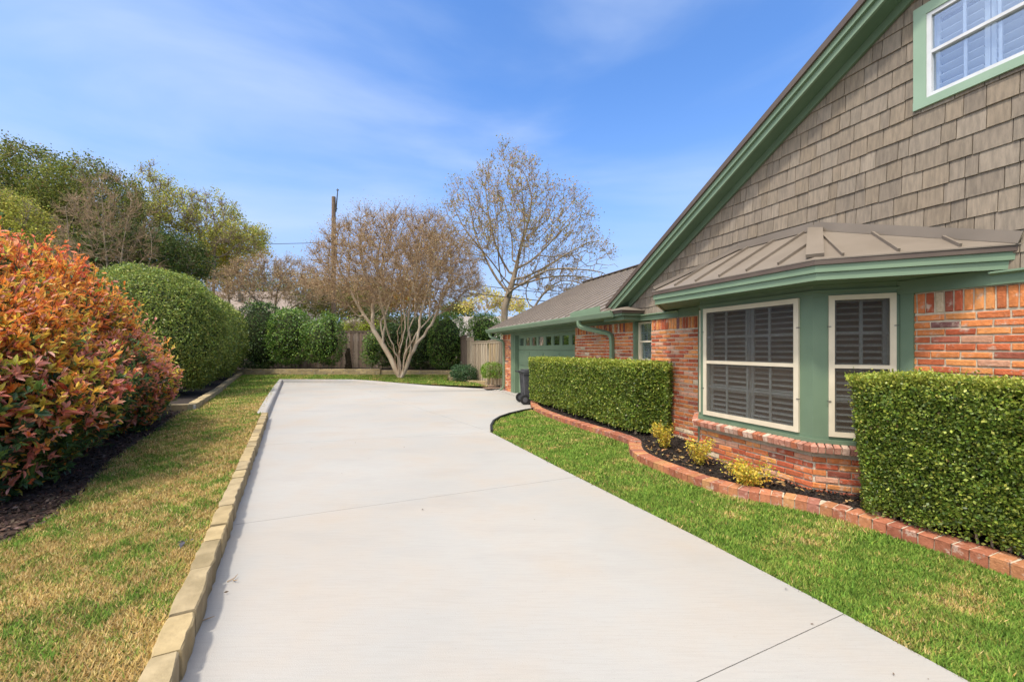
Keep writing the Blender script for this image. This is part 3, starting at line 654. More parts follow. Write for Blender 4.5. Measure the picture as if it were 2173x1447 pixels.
# ---- windows
def shutter(mb, y0, y1, z0, z1, x, slat=.055, mt='shutter', tilt=.5):
    fr = .05 if mt == 'shutter_bay' else .035
    for a in ((y0, y0 + fr), (y1 - fr, y1)): mb.box((x, a[0], z0), (x + .025, a[1], z1), M[mt])
    for a in ((z0, z0 + fr), (z1 - fr, z1)): mb.box((x + .001, y0 + fr, a[0]), (x + .024, y1 - fr, a[1]), M[mt])
    z = z0 + fr + slat * .4
    while z < z1 - fr - slat * .2:
        mb.bar((x + .012, y0 + fr, z), (x + .012, y1 - fr, z), slat * .95, .007, up=(-math.sin(tilt), 0, math.cos(tilt)), m=M[mt]); z += slat * .95
def window(name, T, y0, y1, z0, z1, fr, mf, mtrim=None, trim=0, panels=2, cols_=2, rows_=(2, 2), screen=False, glass='glass', slat=.055, proud=.0, tilt=.95, rail=None):
    """T = (origin, angle) : empty frame of the window in house local space; window lies in local yz plane, outwards = -x"""
    e = empty(name, T[0], T[1]); e.parent = house; zm = rail if rail else (z0 + z1) / 2
    if trim:
        mb = MB(); t = trim; x0, x1 = -.035 - proud, -.002
        mb.box((x0, y0 - t, z0 - t * .75), (x1, y0, z1 + t), M[mtrim]); mb.box((x0, y1, z0 - t * .75), (x1, y1 + t, z1 + t), M[mtrim])
        mb.box((x0, y0, z1), (x1, y1, z1 + t), M[mtrim]); mb.box((x0 - .006, y0 - t, z0 - t * .8), (x1, y1 + t, z0 - .001), M[mtrim])
        mb.build('trim', parent=e)
    mb = MB(); f = fr; x0, x1 = (-.025 - proud, .05)
    mb.box((x0, y0, z0), (x1, y0 + f, z1), M[mf]); mb.box((x0, y1 - f, z0), (x1, y1, z1), M[mf])
    mb.box((x0 + .001, y0 + f, z1 - f), (x1, y1 - f, z1), M[mf]); mb.box((x0 + .001, y0 + f, z0), (x1, y1 - f, z0 + f), M[mf])
    mb.box((x0 + .003, y0 + f, zm - f * .38), (x1 - .03, y1 - f, zm + f * .38), M[mf]); mb.build('frame', parent=e)
    xg = .012
    if screen:
        mb = MB(); mb.box((-.012, y0 + f, z0 + f), (-.010, y1 - f, zm - f * .38), M['screen']); mb.box((-.012, y0 + f, zm + f * .38), (-.010, y1 - f, z1 - f), M['screen']); mb.build('screen', parent=e)
        for k_, (yy, zz) in enumerate([(y0, z0 + .25 * (z1 - z0)), (y1, z0 + .25 * (z1 - z0)), (y0, z0 + .78 * (z1 - z0)), (y1, z0 + .78 * (z1 - z0))]):
            sp = MB(); sp.bar((-.03, yy - .02, zz), (-.03, yy + .02, zz), .006, .008, m=M['hook']); sp.build('clip', parent=e)
    mb = MB(); mb.box((xg, y0 + f * .8, z0 + f * .8), (xg + .003, y1 - f * .8, zm), M[glass]); mb.box((xg - .014, y0 + f * .8, zm), (xg - .011, y1 - f * .8, z1 - f * .8), M[glass]); mb.build('pane', parent=e)
    mb = MB(); mw = .03 if screen else .022; mm = M['muntin_bay' if screen else 'white']
    for k_ in range(1, cols_):
        y = y0 + f + (y1 - y0 - 2 * f) * k_ / cols_; mb.box((xg + .004, y - mw / 2, z0 + f * .8), (xg + .018, y + mw / 2, zm), mm); mb.box((xg - .009, y - mw / 2, zm), (xg + .004, y + mw / 2, z1 - f * .8), mm)
    for lo_, hi_, rr, xo in ((z0 + f, zm, rows_[0], .0035), (zm, z1 - f, rows_[1], -.0095)):
        for k_ in range(1, rr):
            z = lo_ + (hi_ - lo_) * k_ / rr; mb.box((xg + xo, y0 + f * .8, z - mw / 2), (xg + xo + .013, y1 - f * .8, z + mw / 2), mm)
    mb.build('muntin', parent=e)
    pw_ = (y1 - y0 - 1.2 * f) / panels
    for k_ in range(panels):
        mb = MB(); a = y0 + .6 * f + k_ * pw_; shutter(mb, a + .004, a + pw_ - .004, z0 + .02, z1 - .02, .07, slat, mt='shutter_bay' if screen else 'shutter', tilt=.30 if screen else tilt); mb.build('shutter', parent=e)
    mb = MB(); mb.box((.16, y0 - .0, z0), (.17, y1 + .0, z1), M['dark']); mb.box((.05, y0, z0), (.16, y0 + .01, z1), M['dark']); mb.box((.05, y1 - .01, z0), (.16, y1, z1), M['dark'])
    mb.build('window_recess', parent=e); return e
# upper window
window('upper_window', ((0, 0, 0), 0), WIN[0] + .10, WIN[1] - .10, WIN[2] + .075, WIN[3] - .10, .038, 'white', 'green_pale', .10, panels=3, cols_=5, rows_=(1, 1), glass='glass_blue', slat=.088, proud=.0, tilt=-.6, rail=4.53)
# small window
window('small_window', ((.11, 0, 0), 0), 6.70, 7.21, 1.40, 2.19, .04, 'cream', None, 0, panels=2, cols_=2, rows_=(1, 2), slat=.06)
mb = MB(); mb.box((-.01, 7.21, 1.38), (.14, 7.27, 2.2), M['green']); mb.build('window_jamb', parent=house)

# ---- bay window
BA = math.pi / 4
def bp(o): return [(5.2, 3.24 - .414 * o - .54 - o), (4.66 - o, 3.24 - .414 * o), (4.66 - o, 4.87 + .414 * o), (5.2, 4.87 + .414 * o + .54 + o)]
def ep(o): return [(5.2, 2.894 - .414 * o - 1.004 - o), (4.196 - o, 2.894 - .414 * o), (4.196 - o, 5.37 + .414 * o), (5.2, 5.37 + .414 * o + 1.004 + o)]
def ring(name, P_, Q_, z0, z1, mt, parent, dz=None):
    """between outlines P_ (outer) and Q_ (inner)"""
    mb = MB(); z0q, z1q = (z0, z1) if dz is None else dz
    for i in range(3):
        a, b, c, d = P_[i], P_[i + 1], Q_[i + 1], Q_[i]
        mb.hexa([(X(a[0]), a[1], z0), (X(b[0]), b[1], z0), (X(c[0]), c[1], z0q), (X(d[0]), d[1], z0q), (X(a[0]), a[1], z1), (X(b[0]), b[1], z1), (X(c[0]), c[1], z1q), (X(d[0]), d[1], z1q)], M[mt])
    return mb.build(name, parent=parent)
bay = empty('bay_window', (0, 0, 0)); bay.parent = house
# brick base
mb = MB(); z0 = -.02; z1 = .53; B_ = bp(0)
for i in range(3):
    a = Vector((X(B_[i][0]), B_[i][1], z0)); b = Vector((X(B_[i + 1][0]), B_[i + 1][1], z0)); u = (b - a).normalized(); n = Vector((-u.y, u.x, 0))
    if n.dot(Vector((-1, 0, 0))) < 0: n = -n
    brick_wall_rect(mb, a, u, n, (b - a).length, 0, z1 - z0)
mb.prism([(X(m), s, -.08) for m, s in bp(-.003)], (0, 0, .605), M['mortar'])
# rowlock sill
for i in range(3):
    A_ = bp(.10); a = Vector((X(A_[i][0]), A_[i][1], 0)); b = Vector((X(A_[i + 1][0]), A_[i + 1][1], 0)); u = (b - a).normalized(); n = Vector((-u.y, u.x, 0))
    if n.dot(Vector((-1, 0, 0))) < 0: n = -n
    L_ = (b - a).length; k = max(1, round(L_ / .072)); st = L_ / k
    sdir = (n * -.97 + Z * .24).normalized(); upv = (Z * .97 + n * .24).normalized()
    for j in range(k):
        brick_block(mb, a + u * (j * st + .006) + Z * .528, u, sdir, upv, st - .012, .15, .075, gH, c=gH.choice([(.42, .17, .11), (.50, .24, .17), (.56, .33, .24), (.46, .16, .08), (.60, .42, .32)]))
mb.prism([(X(m), s, .53) for m, s in bp(.07)], (0, 0, .045), M['mortar'])
mb.build('brick_base', parent=bay)
# green frame: corner posts, sill, header
ring('sill_board', bp(.035), bp(-.05), .62, .662, 'green', bay)
ring('apron', bp(.004), bp(-.05), .662, .70, 'green', bay)
ring('header', bp(.006), bp(-.05), 2.225, 2.36, 'green', bay)
ring('header_trim', bp(.03), bp(.007), 2.262, 2.285, 'green', bay)
fw0, fw1 = 3.385, 4.80                                    # front window opening in s
mb = MB()
mb.box((X(4.66), 3.24, .70), (X(4.71), fw0, 2.225), M['green']); mb.build('corner_post', parent=bay); mb = MB(); mb.box((X(4.66), fw1, .70), (X(4.71), 4.87, 2.225), M['green'])
mb.build('corner_post', parent=bay)
ft = bp(0); sa = Vector((X(ft[0][0]), ft[0][1], 0)); sb = Vector((X(ft[1][0]), ft[1][1], 0)); sl_ = (sa - sb).length
sw0, sw1 = .14, .705
for (p, q) in ((sb, sa), (Vector((X(ft[2][0]), ft[2][1], 0)), Vector((X(ft[3][0]), ft[3][1], 0)))):
    u = (q - p).normalized(); inn = Vector((1, 0, 0)) - u * u.x; inn.normalize(); inn *= .05
    mb = MB()
    for a, b in ((0, sw0), (sw1, sl_)):
        mb.prism([p + u * a + Z * .70, p + u * b + Z * .70, p + u * b + inn + Z * .70, p + u * a + inn + Z * .70], (0, 0, 1.525), M['green'])
    mb.build('side_post', parent=bay)
window('bay_front_window', ((X(4.66), 0, 0), 0), fw0, fw1, .70, 2.225, .058, 'cream', None, 0, panels=2, cols_=4, rows_=(2, 2), screen=True, slat=.072, rail=1.46, glass='glass_behind_screen')
# right side window: its local y runs from the wall end (near) to the corner
ang = math.atan2(-(sb - sa).normalized().x, (sb - sa).normalized().y)
window('bay_side_window', (tuple(sa), ang), sl_ - sw1, sl_ - sw0, .70, 2.225, .052, 'cream', None, 0, panels=1, cols_=2, rows_=(2, 2), screen=True, slat=.072, rail=1.46, glass='glass_behind_screen')
sc2 = Vector((X(ft[2][0]), ft[2][1], 0)); sd2 = Vector((X(ft[3][0]), ft[3][1], 0)); dd = (sd2 - sc2).normalized()
window('bay_side_window', (tuple(sc2), math.atan2(-dd.x, dd.y)), sw0, sw1, .70, 2.225, .052, 'cream', None, 0, panels=1, cols_=2, rows_=(2, 2), screen=True, slat=.072, rail=1.46, glass='glass_behind_screen')
mb = MB(); mb.box((-.03, 2.60, -.05), (.14, 2.71, 2.21), M['green']); mb.build('wall_trim', parent=house)
mb = MB(); mb.box((-.03, 5.40, -.05), (.14, 5.46, 2.21), M['green']); mb.build('wall_trim', parent=house)
# eave
ring('bay_soffit', ep(-.06), bp(-.05), 2.345, 2.36, 'soffit', bay)
ring('bay_fascia', ep(-.035), ep(-.065), 2.33, 2.43, 'gutter', bay)
ring('bay_crown', ep(-.012), ep(-.034), 2.405, 2.475, 'gutter', bay)
ring('drip_edge', ep(.008), ep(-.02), 2.476, 2.53, 'metal_edge', bay)
mb = MB(); zt = 3.10; q = ep(.012); ze = 2.535
Ea, Eb, Ec, Ed = [(X(m), s, ze) for m, s in q]; T1 = (X(5.19), 3.58, zt); T2 = (X(5.19), 4.68, zt)
Ea = (X(5.19), Ea[1], ze); Ed = (X(5.19), Ed[1], ze)
dn = Vector((0, 0, -.012))
for f in ((Eb, Ec, T2, T1), (Ea, Eb, T1), (Ec, Ed, T2)): mb.prism(f, dn, M['metal_roof'])
br = mb.build('bay_roof', parent=house)
mb = MB()
def seam(a, b, h=.032): mb.bar(Vector(a) + Z * h * .5, Vector(b) + Z * h * .5, .02, h, m=M['metal_roof'])
Eb_, Ec_, T1_, T2_ = map(Vector, (Eb, Ec, T1, T2))
for s in (3.30, 3.70, 4.10, 4.50, 4.90):
    x0 = Eb_.x; zA = ze
    # climbs until the hip or the wall
    tmax = 1.0
    if s < T1[1]: tmax = (s - Eb_.y) / (T1_.y - Eb_.y)
    if s > T2[1]: tmax = (Ec_.y - s) / (Ec_.y - T2_.y)
    seam((x0 + .03, s, ze + .03 * .6), (x0 + (T1_.x - x0) * tmax, s, ze + (zt - ze) * tmax))
def sideseams(Ecor, Ewall, T, fr):
    Ecor, Ewall, T = Vector(Ecor), Vector(Ewall), Vector(T); n = (Ewall - Ecor).cross(T - Ecor); e = (Ewall - Ecor).normalized()
    per = Vector((-e.y, e.x, 0)); per = per if per.x > 0 else -per
    for f in fr:
        p = Ecor + (Ewall - Ecor) * f
        # intersect p+per*t (plan) with line Ecor-T or Ewall-T
        best = None
        for a, b in ((Ecor, T), (Ewall, T)):
            d = b - a; det = per.x * -d.y + per.y * d.x
            if abs(det) < 1e-6: continue
            r_ = a - p; t = (r_.x * -d.y + r_.y * d.x) / det; k = (per.x * r_.y - per.y * r_.x) / det
            if t > .02 and -.001 <= k <= 1.001 and (best is None or t < best[0]): best = (t, a + d * k)
        if best: seam(p + per * .02 + Z * .01, best[1])
sideseams(Eb, Ea, T1, (.16, .45, .74)); sideseams(Ec, Ed, T2, (.2, .5, .78))
mb.build('roof_seam', parent=br)
mb = MB()
mb.bar(Eb_.lerp(T1_, .05) + Z * .018, T1_ + Z * .026, .15, .034, m=M['metal_roof']); mb.build('hip_cap', parent=br); mb = MB(); mb.bar(Ec_.lerp(T2_, .02) + Z * .03, T2_ + Z * .03, .09, .045, m=M['metal_roof'])
mb.build('hip_cap', parent=br)
mb = MB()
for a, b in ((Ea, T1), (T1, T2), (T2, Ed)):
    a = Vector(a) + Z * .045; b = Vector(b) + Z * .045; a.x = b.x = X(5.163); mb.bar(a, b, .012, .1, m=M['metal_roof'])
mb.build('wall_flashing', parent=br)

# ---------------------------------------------------------------- clipped box hedges by the house
def inset(poly, d):
    P_ = [Vector(p) for p in poly]; n = len(P_); a = sum(P_[i].x * P_[(i + 1) % n].y - P_[(i + 1) % n].x * P_[i].y for i in range(n)); sg = 1 if a > 0 else -1; o = []
    for i in range(n):
        e0 = (P_[i] - P_[i - 1]).normalized(); e1 = (P_[(i + 1) % n] - P_[i]).normalized(); n0 = Vector((-e0.y, e0.x)) * sg; n1 = Vector((-e1.y, e1.x)) * sg
        b = (n0 + n1).normalized(); o.append(tuple(P_[i] + b * d / max(.5, b.dot(n0))))
    return o
def hedge_box(name, foot, z0, z1, dens, lsize, label, seed, palette_side, palette_top, taper=.06, rnd=.09):
    """foot: footprint polygon (ccw or cw), leaves spread over its faces"""
    c = np.mean(np.array(foot), 0); root = empty(name, (c[0], c[1], z0))
    P = []; Nn = []; F = np.array(foot + [foot[0]])
    area2 = sum(foot[i][0] * foot[(i + 1) % len(foot)][1] - foot[(i + 1) % len(foot)][0] * foot[i][1] for i in range(len(foot)))
    sgn = 1 if area2 > 0 else -1
    for i in range(len(foot)):
        a, b = F[i], F[i + 1]; L_ = np.linalg.norm(b - a); n = np.array([(b - a)[1], -(b - a)[0], 0]) * sgn / L_
        mid = (a + b) / 2
        if mid @ n[:2] > 1e9: continue
        k = int(dens * L_ * (z1 - z0)); t = rng.random(k); z = rng.random(k)
        p = np.stack([a[0] + (b - a)[0] * t, a[1] + (b - a)[1] * t, z0 + (z1 - z0) * z], 1)
        # round edges and slope inward to the foot
        def sharp(q):
            u_ = F[q % len(foot)] - F[(q - 1) % len(foot)]; v_ = F[(q + 1) % len(foot)] - F[q % len(foot)]; return (u_ @ v_) / (np.linalg.norm(u_) * np.linalg.norm(v_)) < .9
        e = np.minimum(np.minimum(t * L_ if sharp(i) else 9, (1 - t) * L_ if sharp(i + 1) else 9), (1 - z) * (z1 - z0)); ins = rnd * np.clip(1 - e / rnd, 0, 1) ** 2 + taper * (1 - z)
        p -= n * ins[:, None]; P.append(p); nn = np.tile(n, (k, 1)); nn[:, 2] += np.clip(1 - (1 - z) * (z1 - z0) / rnd, 0, 1) * .8; Nn.append(nn)
    xs = F[:, 0]; ys = F[:, 1]; k = int(dens * 1.3 * (xs.max() - xs.min()) * (ys.max() - ys.min())); x = rng.uniform(xs.min(), xs.max(), k); y = rng.uniform(ys.min(), ys.max(), k); s_ = inpoly(x, y, foot)
    pt = np.stack([x[s_], y[s_], np.full(s_.sum(), z1)], 1); P.append(pt); Nn.append(np.tile([0, 0, 1.0], (len(pt), 1)))
    P = np.concatenate(P); Nn = nrm(np.concatenate(Nn)); n = len(P)
    lump = wob(P, 2.6, seed) * .034 + wob(P, 8, seed + 1) * .018; dep = -np.abs(rng.normal(size=n)) * .045 + rng.random(n) * .022
    hole = (wob(P, 4.6, seed + 5) + (P[:, 2] - z0) / (z1 - z0) * 1.0 < -.62)    # thin bare places low down
    low = (P[:, 2] - z0) < .03 + .08 * wob(P, 4.5, seed + 8); keep = ~((hole & (rng.random(n) < .55)) | (low & (rng.random(n) < .75))); P = P + Nn * (lump + dep)[:, None]; P, Nn, dep = P[keep], Nn[keep], dep[keep]; n = len(P)
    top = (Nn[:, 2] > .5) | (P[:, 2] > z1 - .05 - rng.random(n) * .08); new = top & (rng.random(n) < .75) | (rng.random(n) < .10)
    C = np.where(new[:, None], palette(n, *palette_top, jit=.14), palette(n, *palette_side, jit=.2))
    A = Nn * .55 + rng.normal(size=(n, 3)) * .6; A[:, 2] += .15
    ns = n // 45; si = rng.choice(np.where(Nn[:, 2] > -.5)[0], ns); sp = P[si] + nrm(Nn[si] + rng.normal(size=(ns, 3)) * .4 + [0, 0, .3]) * (rng.random((ns, 1)) * .05 + .012)
    P = np.concatenate([P, sp]); Nn = np.concatenate([Nn, Nn[si]]); A = np.concatenate([A, rng.normal(size=(ns, 3)) + [0, 0, .6]]); C = np.concatenate([C, palette(ns, *palette_top)]); n = len(P)
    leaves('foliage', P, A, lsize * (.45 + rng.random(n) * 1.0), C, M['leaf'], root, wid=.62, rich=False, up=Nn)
    # inner twigs
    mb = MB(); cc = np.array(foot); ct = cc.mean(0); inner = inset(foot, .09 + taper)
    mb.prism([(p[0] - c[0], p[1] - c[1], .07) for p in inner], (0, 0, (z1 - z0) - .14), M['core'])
    for q in range(int(len(P) / 6000)):
        a_ = inner[q % len(inner)]; b_ = inner[(q + 1) % len(inner)]; t_ = rng.random(); sx = a_[0] + (b_[0] - a_[0]) * t_ - c[0]; sy = a_[1] + (b_[1] - a_[1]) * t_ - c[1]
        mb.tube([(sx + rng.normal() * .02, sy + rng.normal() * .02, -.14), (sx, sy, .2)], [.011, .008], 5, M['bark'])
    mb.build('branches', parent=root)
    tag(root, label, 'hedge', 'clipped box hedges in front of the brick wall'); return root
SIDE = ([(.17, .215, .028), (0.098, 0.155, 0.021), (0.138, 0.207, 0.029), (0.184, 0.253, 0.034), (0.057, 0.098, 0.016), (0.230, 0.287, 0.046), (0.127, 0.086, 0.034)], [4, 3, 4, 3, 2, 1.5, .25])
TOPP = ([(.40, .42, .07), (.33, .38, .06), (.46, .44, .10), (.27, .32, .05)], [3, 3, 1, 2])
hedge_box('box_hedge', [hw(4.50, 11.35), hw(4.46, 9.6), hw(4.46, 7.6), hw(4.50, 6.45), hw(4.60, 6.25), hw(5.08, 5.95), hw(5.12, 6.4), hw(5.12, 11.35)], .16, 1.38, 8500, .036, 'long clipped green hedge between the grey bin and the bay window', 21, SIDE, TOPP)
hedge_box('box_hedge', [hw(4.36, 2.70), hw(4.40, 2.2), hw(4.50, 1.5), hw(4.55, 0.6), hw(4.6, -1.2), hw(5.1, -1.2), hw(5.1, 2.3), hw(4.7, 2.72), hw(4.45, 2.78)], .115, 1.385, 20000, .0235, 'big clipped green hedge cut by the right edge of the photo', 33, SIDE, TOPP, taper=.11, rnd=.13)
print('hedges')

# ---------------------------------------------------------------- young golden shrubs in the bed
def small_shrub(x, y, z, h, r, n, cols, label, name='golden_shrub', ls=.028, group=None, kst=14, cat='shrub', up=.9):
    root = empty(name, (x, y, z)); mb = MB(); tips = []
    for i in range(kst):
        a = random.uniform(0, 6.28); rr = r * random.uniform(.3, 1); hh = h * random.uniform(.5, 1)
        p = [Vector((0, 0, 0)), Vector((math.cos(a) * rr * .35, math.sin(a) * rr * .35, hh * .5)), Vector((math.cos(a) * rr, math.sin(a) * rr, hh))]
        o_ = len(mb.v); mb.tube(p, [.006, .004, .002], 4, M['twig'])
        if i: mb.f.append([root0, o_, o_ + 1]); mb.mi.append(0); mb.c.append((1, 1, 1))
        else: root0 = o_
        for t in np.linspace(.25, 1, 9): tips.append(p[0].lerp(p[1], t * 2) if t < .5 else p[1].lerp(p[2], t * 2 - 1))
    mb.build('branches', parent=root)
    T = np.array([tuple(t) for t in tips]); P = T[rng.integers(0, len(T), n)] + rng.normal(size=(n, 3)) * r * .12 + np.array([x, y, z]); P[:, 2] = np.maximum(P[:, 2], z + .02)
    A = rng.normal(size=(n, 3)); A[:, 2] += .6
    leaves('foliage', P, A, ls * (.6 + rng.random(n) * .8), palette(n, *cols, jit=.18), M['leaf'], root, wid=.6)
    tag(root, label, cat, group); return root
GOLD = ([(.66, .48, .05), (.52, .44, .06), (.70, .54, .10), (.34, .36, .05), (.55, .28, .05)], [4, 3, 2, 2, 1])
gg = 'young golden shrubs in the mulch bed'
def Gp(u, v, z=0): Y = 885 * (1.65 - z) / (v - 740); return ((u - 1086.5) / 885 * Y, Y, z)
small_shrub(*hw(4.42, 5.35), .08, .38, .22, 1900, GOLD, 'golden yellow shrub beside the end of the long hedge', group=gg)
small_shrub(*hw(4.22, 4.45), .08, .36, .21, 1500, GOLD, 'middle golden shrub with a bare grey stem in front of the bay window', group=gg)
small_shrub(*hw(4.18, 3.62), .08, .28, .30, 2400, GOLD, 'widest golden shrub below the corner of the bay window', group=gg)

# ---------------------------------------------------------------- photinia hedge, left
blobs = [((-6.75, 4.1, 1.15), (1.85, 1.75, 1.45)), ((-7.3, 5.35, 1.25), (1.70, 1.6, 1.50)), ((-8.05, 7.2, .95), (1.50, 1.6, 1.16)), ((-8.5, 8.7, .66), (1.15, 1.15, .86))]
def on_blobs(blobs, dens, zmin, pw=2.05):
    Ps = []; Ns = []
    for i, (c, r) in enumerate(blobs):
        c = np.array(c); r = np.array(r); n = int(dens * 4 * math.pi * (r[0] * r[1] + r[1] * r[2] + r[0] * r[2]) / 3 * .95)
        d = nrm(rng.normal(size=(n, 3))); k = (np.abs(d) ** pw).sum(1) ** (-1 / pw); p = c + d * r * k[:, None]; nn = nrm(np.sign(d) * np.abs(d * k[:, None]) ** (pw - 1) / r)
        ok = p[:, 2] > zmin
        for j, (c2, r2) in enumerate(blobs):
            if j != i: ok &= ((np.abs((p - np.array(c2)) / np.array(r2)) ** pw).sum(1) > .93)
        Ps.append(p[ok]); Ns.append(nn[ok])
    return np.concatenate(Ps), np.concatenate(Ns)
root = empty('photinia_hedge', (-6.9, 5.1, .1))
P, Nn = on_blobs(blobs, 400, .17)
ok = (P[:, 1] > .4) & (P[:, 0] > -1.5 * P[:, 1] - 2.9); P, Nn = P[ok], Nn[ok]
P = P + Nn * (wob(P, 1.4, 71) * .27 + wob(P, 3.6, 72) * .16 + rng.normal(size=len(P)) * .08)[:, None]
def tuck(Q):       # the foot of the hedge stands back from the lawn
    k = np.clip(1.1 - Q[:, 2], 0, 1.1) * .42; Q = Q.copy(); Q[:, 0] -= .88 * k; Q[:, 1] -= .1 * k; return Q
P = tuck(P)
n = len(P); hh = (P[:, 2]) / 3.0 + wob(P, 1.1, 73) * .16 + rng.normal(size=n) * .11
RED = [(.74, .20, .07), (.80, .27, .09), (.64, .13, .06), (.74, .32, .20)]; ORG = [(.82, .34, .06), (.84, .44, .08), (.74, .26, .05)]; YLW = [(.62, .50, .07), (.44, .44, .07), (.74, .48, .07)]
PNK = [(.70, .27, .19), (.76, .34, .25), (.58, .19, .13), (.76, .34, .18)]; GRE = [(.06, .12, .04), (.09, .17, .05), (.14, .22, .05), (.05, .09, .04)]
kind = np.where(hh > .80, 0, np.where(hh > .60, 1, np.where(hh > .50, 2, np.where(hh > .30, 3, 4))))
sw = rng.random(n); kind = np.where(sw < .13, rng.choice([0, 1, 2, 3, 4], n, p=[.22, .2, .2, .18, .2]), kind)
Lp, La, Lc, Ls = [], [], [], []
tabs = [RED, ORG, YLW, PNK, GRE]; nl = 8
ax = nrm(Nn * .8 + np.array([0, 0, 1.0]) + rng.normal(size=(n, 3)) * .35)
spray = (rng.random(n) < np.where(P[:, 2] > 1.5, .50, .18))      # long upright new shoots
slen = np.where(spray, .16 + rng.random(n) * .30, .05)
tt = rng.random((n, nl, 1)) ** .8
base = P[:, None, :] + ax[:, None, :] * (tt * slen[:, None, None] - .03)
spread = nrm(ax[:, None, :] * (.45 + .7 * tt) + rng.normal(size=(n, nl, 3)) * .62)
cols_ = np.zeros((n, nl, 3))
for k, t in enumerate(tabs):
    s_ = kind == k; t = np.array(t); cols_[s_] = t[rng.integers(0, len(t), (s_.sum()))][:, None, :]
alt = rng.random((n, nl)) < np.where(tt[:, :, 0] < .45, .34, .08); g2 = np.array(YLW + GRE + GRE + ORG); cols_[alt] = g2[rng.integers(0, len(g2), alt.sum())]
cols_ *= 1.1 + rng.normal(size=(n, nl, 1)) * .16
sz = (.05 + rng.random((n, nl)) * .07) * (1.05 - .3 * tt[:, :, 0] * spray[:, None]); cols_ = cols_ * (1 + .12 * tt * spray[:, None, None])
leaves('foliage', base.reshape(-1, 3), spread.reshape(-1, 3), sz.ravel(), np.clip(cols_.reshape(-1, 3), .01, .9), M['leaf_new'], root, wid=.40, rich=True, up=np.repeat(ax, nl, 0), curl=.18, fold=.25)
k_ = np.where(spray)[0]; V, F = frusta(P[k_] - ax[k_] * .12, P[k_] + ax[k_] * slen[k_][:, None], np.full(len(k_), .0045), np.full(len(k_), .0018), 3); npmesh('stems', V, F, np.ones((len(F), 3)), M['stem_red'], root)
# dark inner leaves fill and stems
P2, N2 = on_blobs([(c, (r[0] - .10, r[1] - .10, r[2] - .10)) for c, r in blobs], 480, .12)
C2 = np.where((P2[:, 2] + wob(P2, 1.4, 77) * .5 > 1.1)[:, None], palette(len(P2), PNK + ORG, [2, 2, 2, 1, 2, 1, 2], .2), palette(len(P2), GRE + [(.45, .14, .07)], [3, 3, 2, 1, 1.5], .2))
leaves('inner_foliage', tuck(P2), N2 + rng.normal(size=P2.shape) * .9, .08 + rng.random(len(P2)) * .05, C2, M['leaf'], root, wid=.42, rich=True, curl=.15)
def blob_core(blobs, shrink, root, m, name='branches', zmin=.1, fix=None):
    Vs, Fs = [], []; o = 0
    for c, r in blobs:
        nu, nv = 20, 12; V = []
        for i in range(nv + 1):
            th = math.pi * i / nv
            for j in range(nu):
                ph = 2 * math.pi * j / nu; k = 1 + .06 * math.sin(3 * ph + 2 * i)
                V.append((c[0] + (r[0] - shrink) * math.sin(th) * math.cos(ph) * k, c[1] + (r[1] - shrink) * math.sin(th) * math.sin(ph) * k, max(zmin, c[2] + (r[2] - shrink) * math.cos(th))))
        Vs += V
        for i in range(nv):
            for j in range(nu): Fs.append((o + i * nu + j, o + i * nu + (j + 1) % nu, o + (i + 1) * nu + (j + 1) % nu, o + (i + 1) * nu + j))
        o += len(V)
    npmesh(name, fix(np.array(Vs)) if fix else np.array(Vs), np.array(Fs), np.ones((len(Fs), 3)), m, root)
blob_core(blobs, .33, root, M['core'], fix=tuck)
tag(root, 'large photinia hedge with orange red new leaves on the left', 'hedge')
print('photinia', n * nl)

# ---------------------------------------------------------------- tall clipped holly domes
HOL = ([(.18, .24, .04), (.25, .31, .055), (.33, .36, .07), (.10, .15, .03), (.42, .42, .10)], [4, 4, 2.2, 3, .8])
DKH = ([(0.045, 0.090, 0.021), (0.075, 0.135, 0.030), (0.112, 0.180, 0.038), (0.030, 0.060, 0.018), (0.195, 0.255, 0.053)], [4, 4, 3, 3, .8])
MDH = ([(0.090, 0.180, 0.030), (0.135, 0.240, 0.042), (0.195, 0.300, 0.045), (0.053, 0.105, 0.022), (0.285, 0.345, 0.075)], [4, 4, 3, 2, 1])
def dome(name, blobs, dens, ls, cols, label, cat='shrub', group=None, seed=1, zmin=.2, lump=.05, lf=1.6, core=.16, pw=2.6, gap=None, stem=None, soft=1.0):
    c0 = blobs[0][0]; root = empty(name, (c0[0], c0[1], zmin)); P, Nn = on_blobs(blobs, dens, zmin, pw); n = len(P)
    P = P + Nn * (wob(P, lf, seed) * lump + wob(P, lf * 3, seed + 3) * lump * .5 + rng.normal(size=n) * ls * soft)[:, None]
    if gap: k = wob(P, gap[0], seed + 9) > gap[1]; P, Nn = P[k], Nn[k]; n = len(P)
    A = Nn * .5 + rng.normal(size=(n, 3)) * .6
    leaves('foliage', P, A, ls * (.6 + rng.random(n) * .8), palette(n, *cols, jit=.2), M['leaf'], root, wid=.62, up=Nn)
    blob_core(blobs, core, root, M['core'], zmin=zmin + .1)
    if stem:
        mb = MB()
        for dx in stem: mb.tube([(dx, 0, -.3), (dx * .7, 0, .5)], [.07, .05], 6, M['bark'])
        mb.build('trunk', parent=root)
    tag(root, label, cat, group); return root
gg = 'tall clipped hedge domes along the left bed'
dl = ['nearest and largest rounded dome of the tall clipped hedge', 'second rounded dome of the tall clipped hedge, partly hidden by the nearest', 'third rounded dome along the tall clipped hedge', 'farthest dome of the tall clipped hedge, by the back corner']
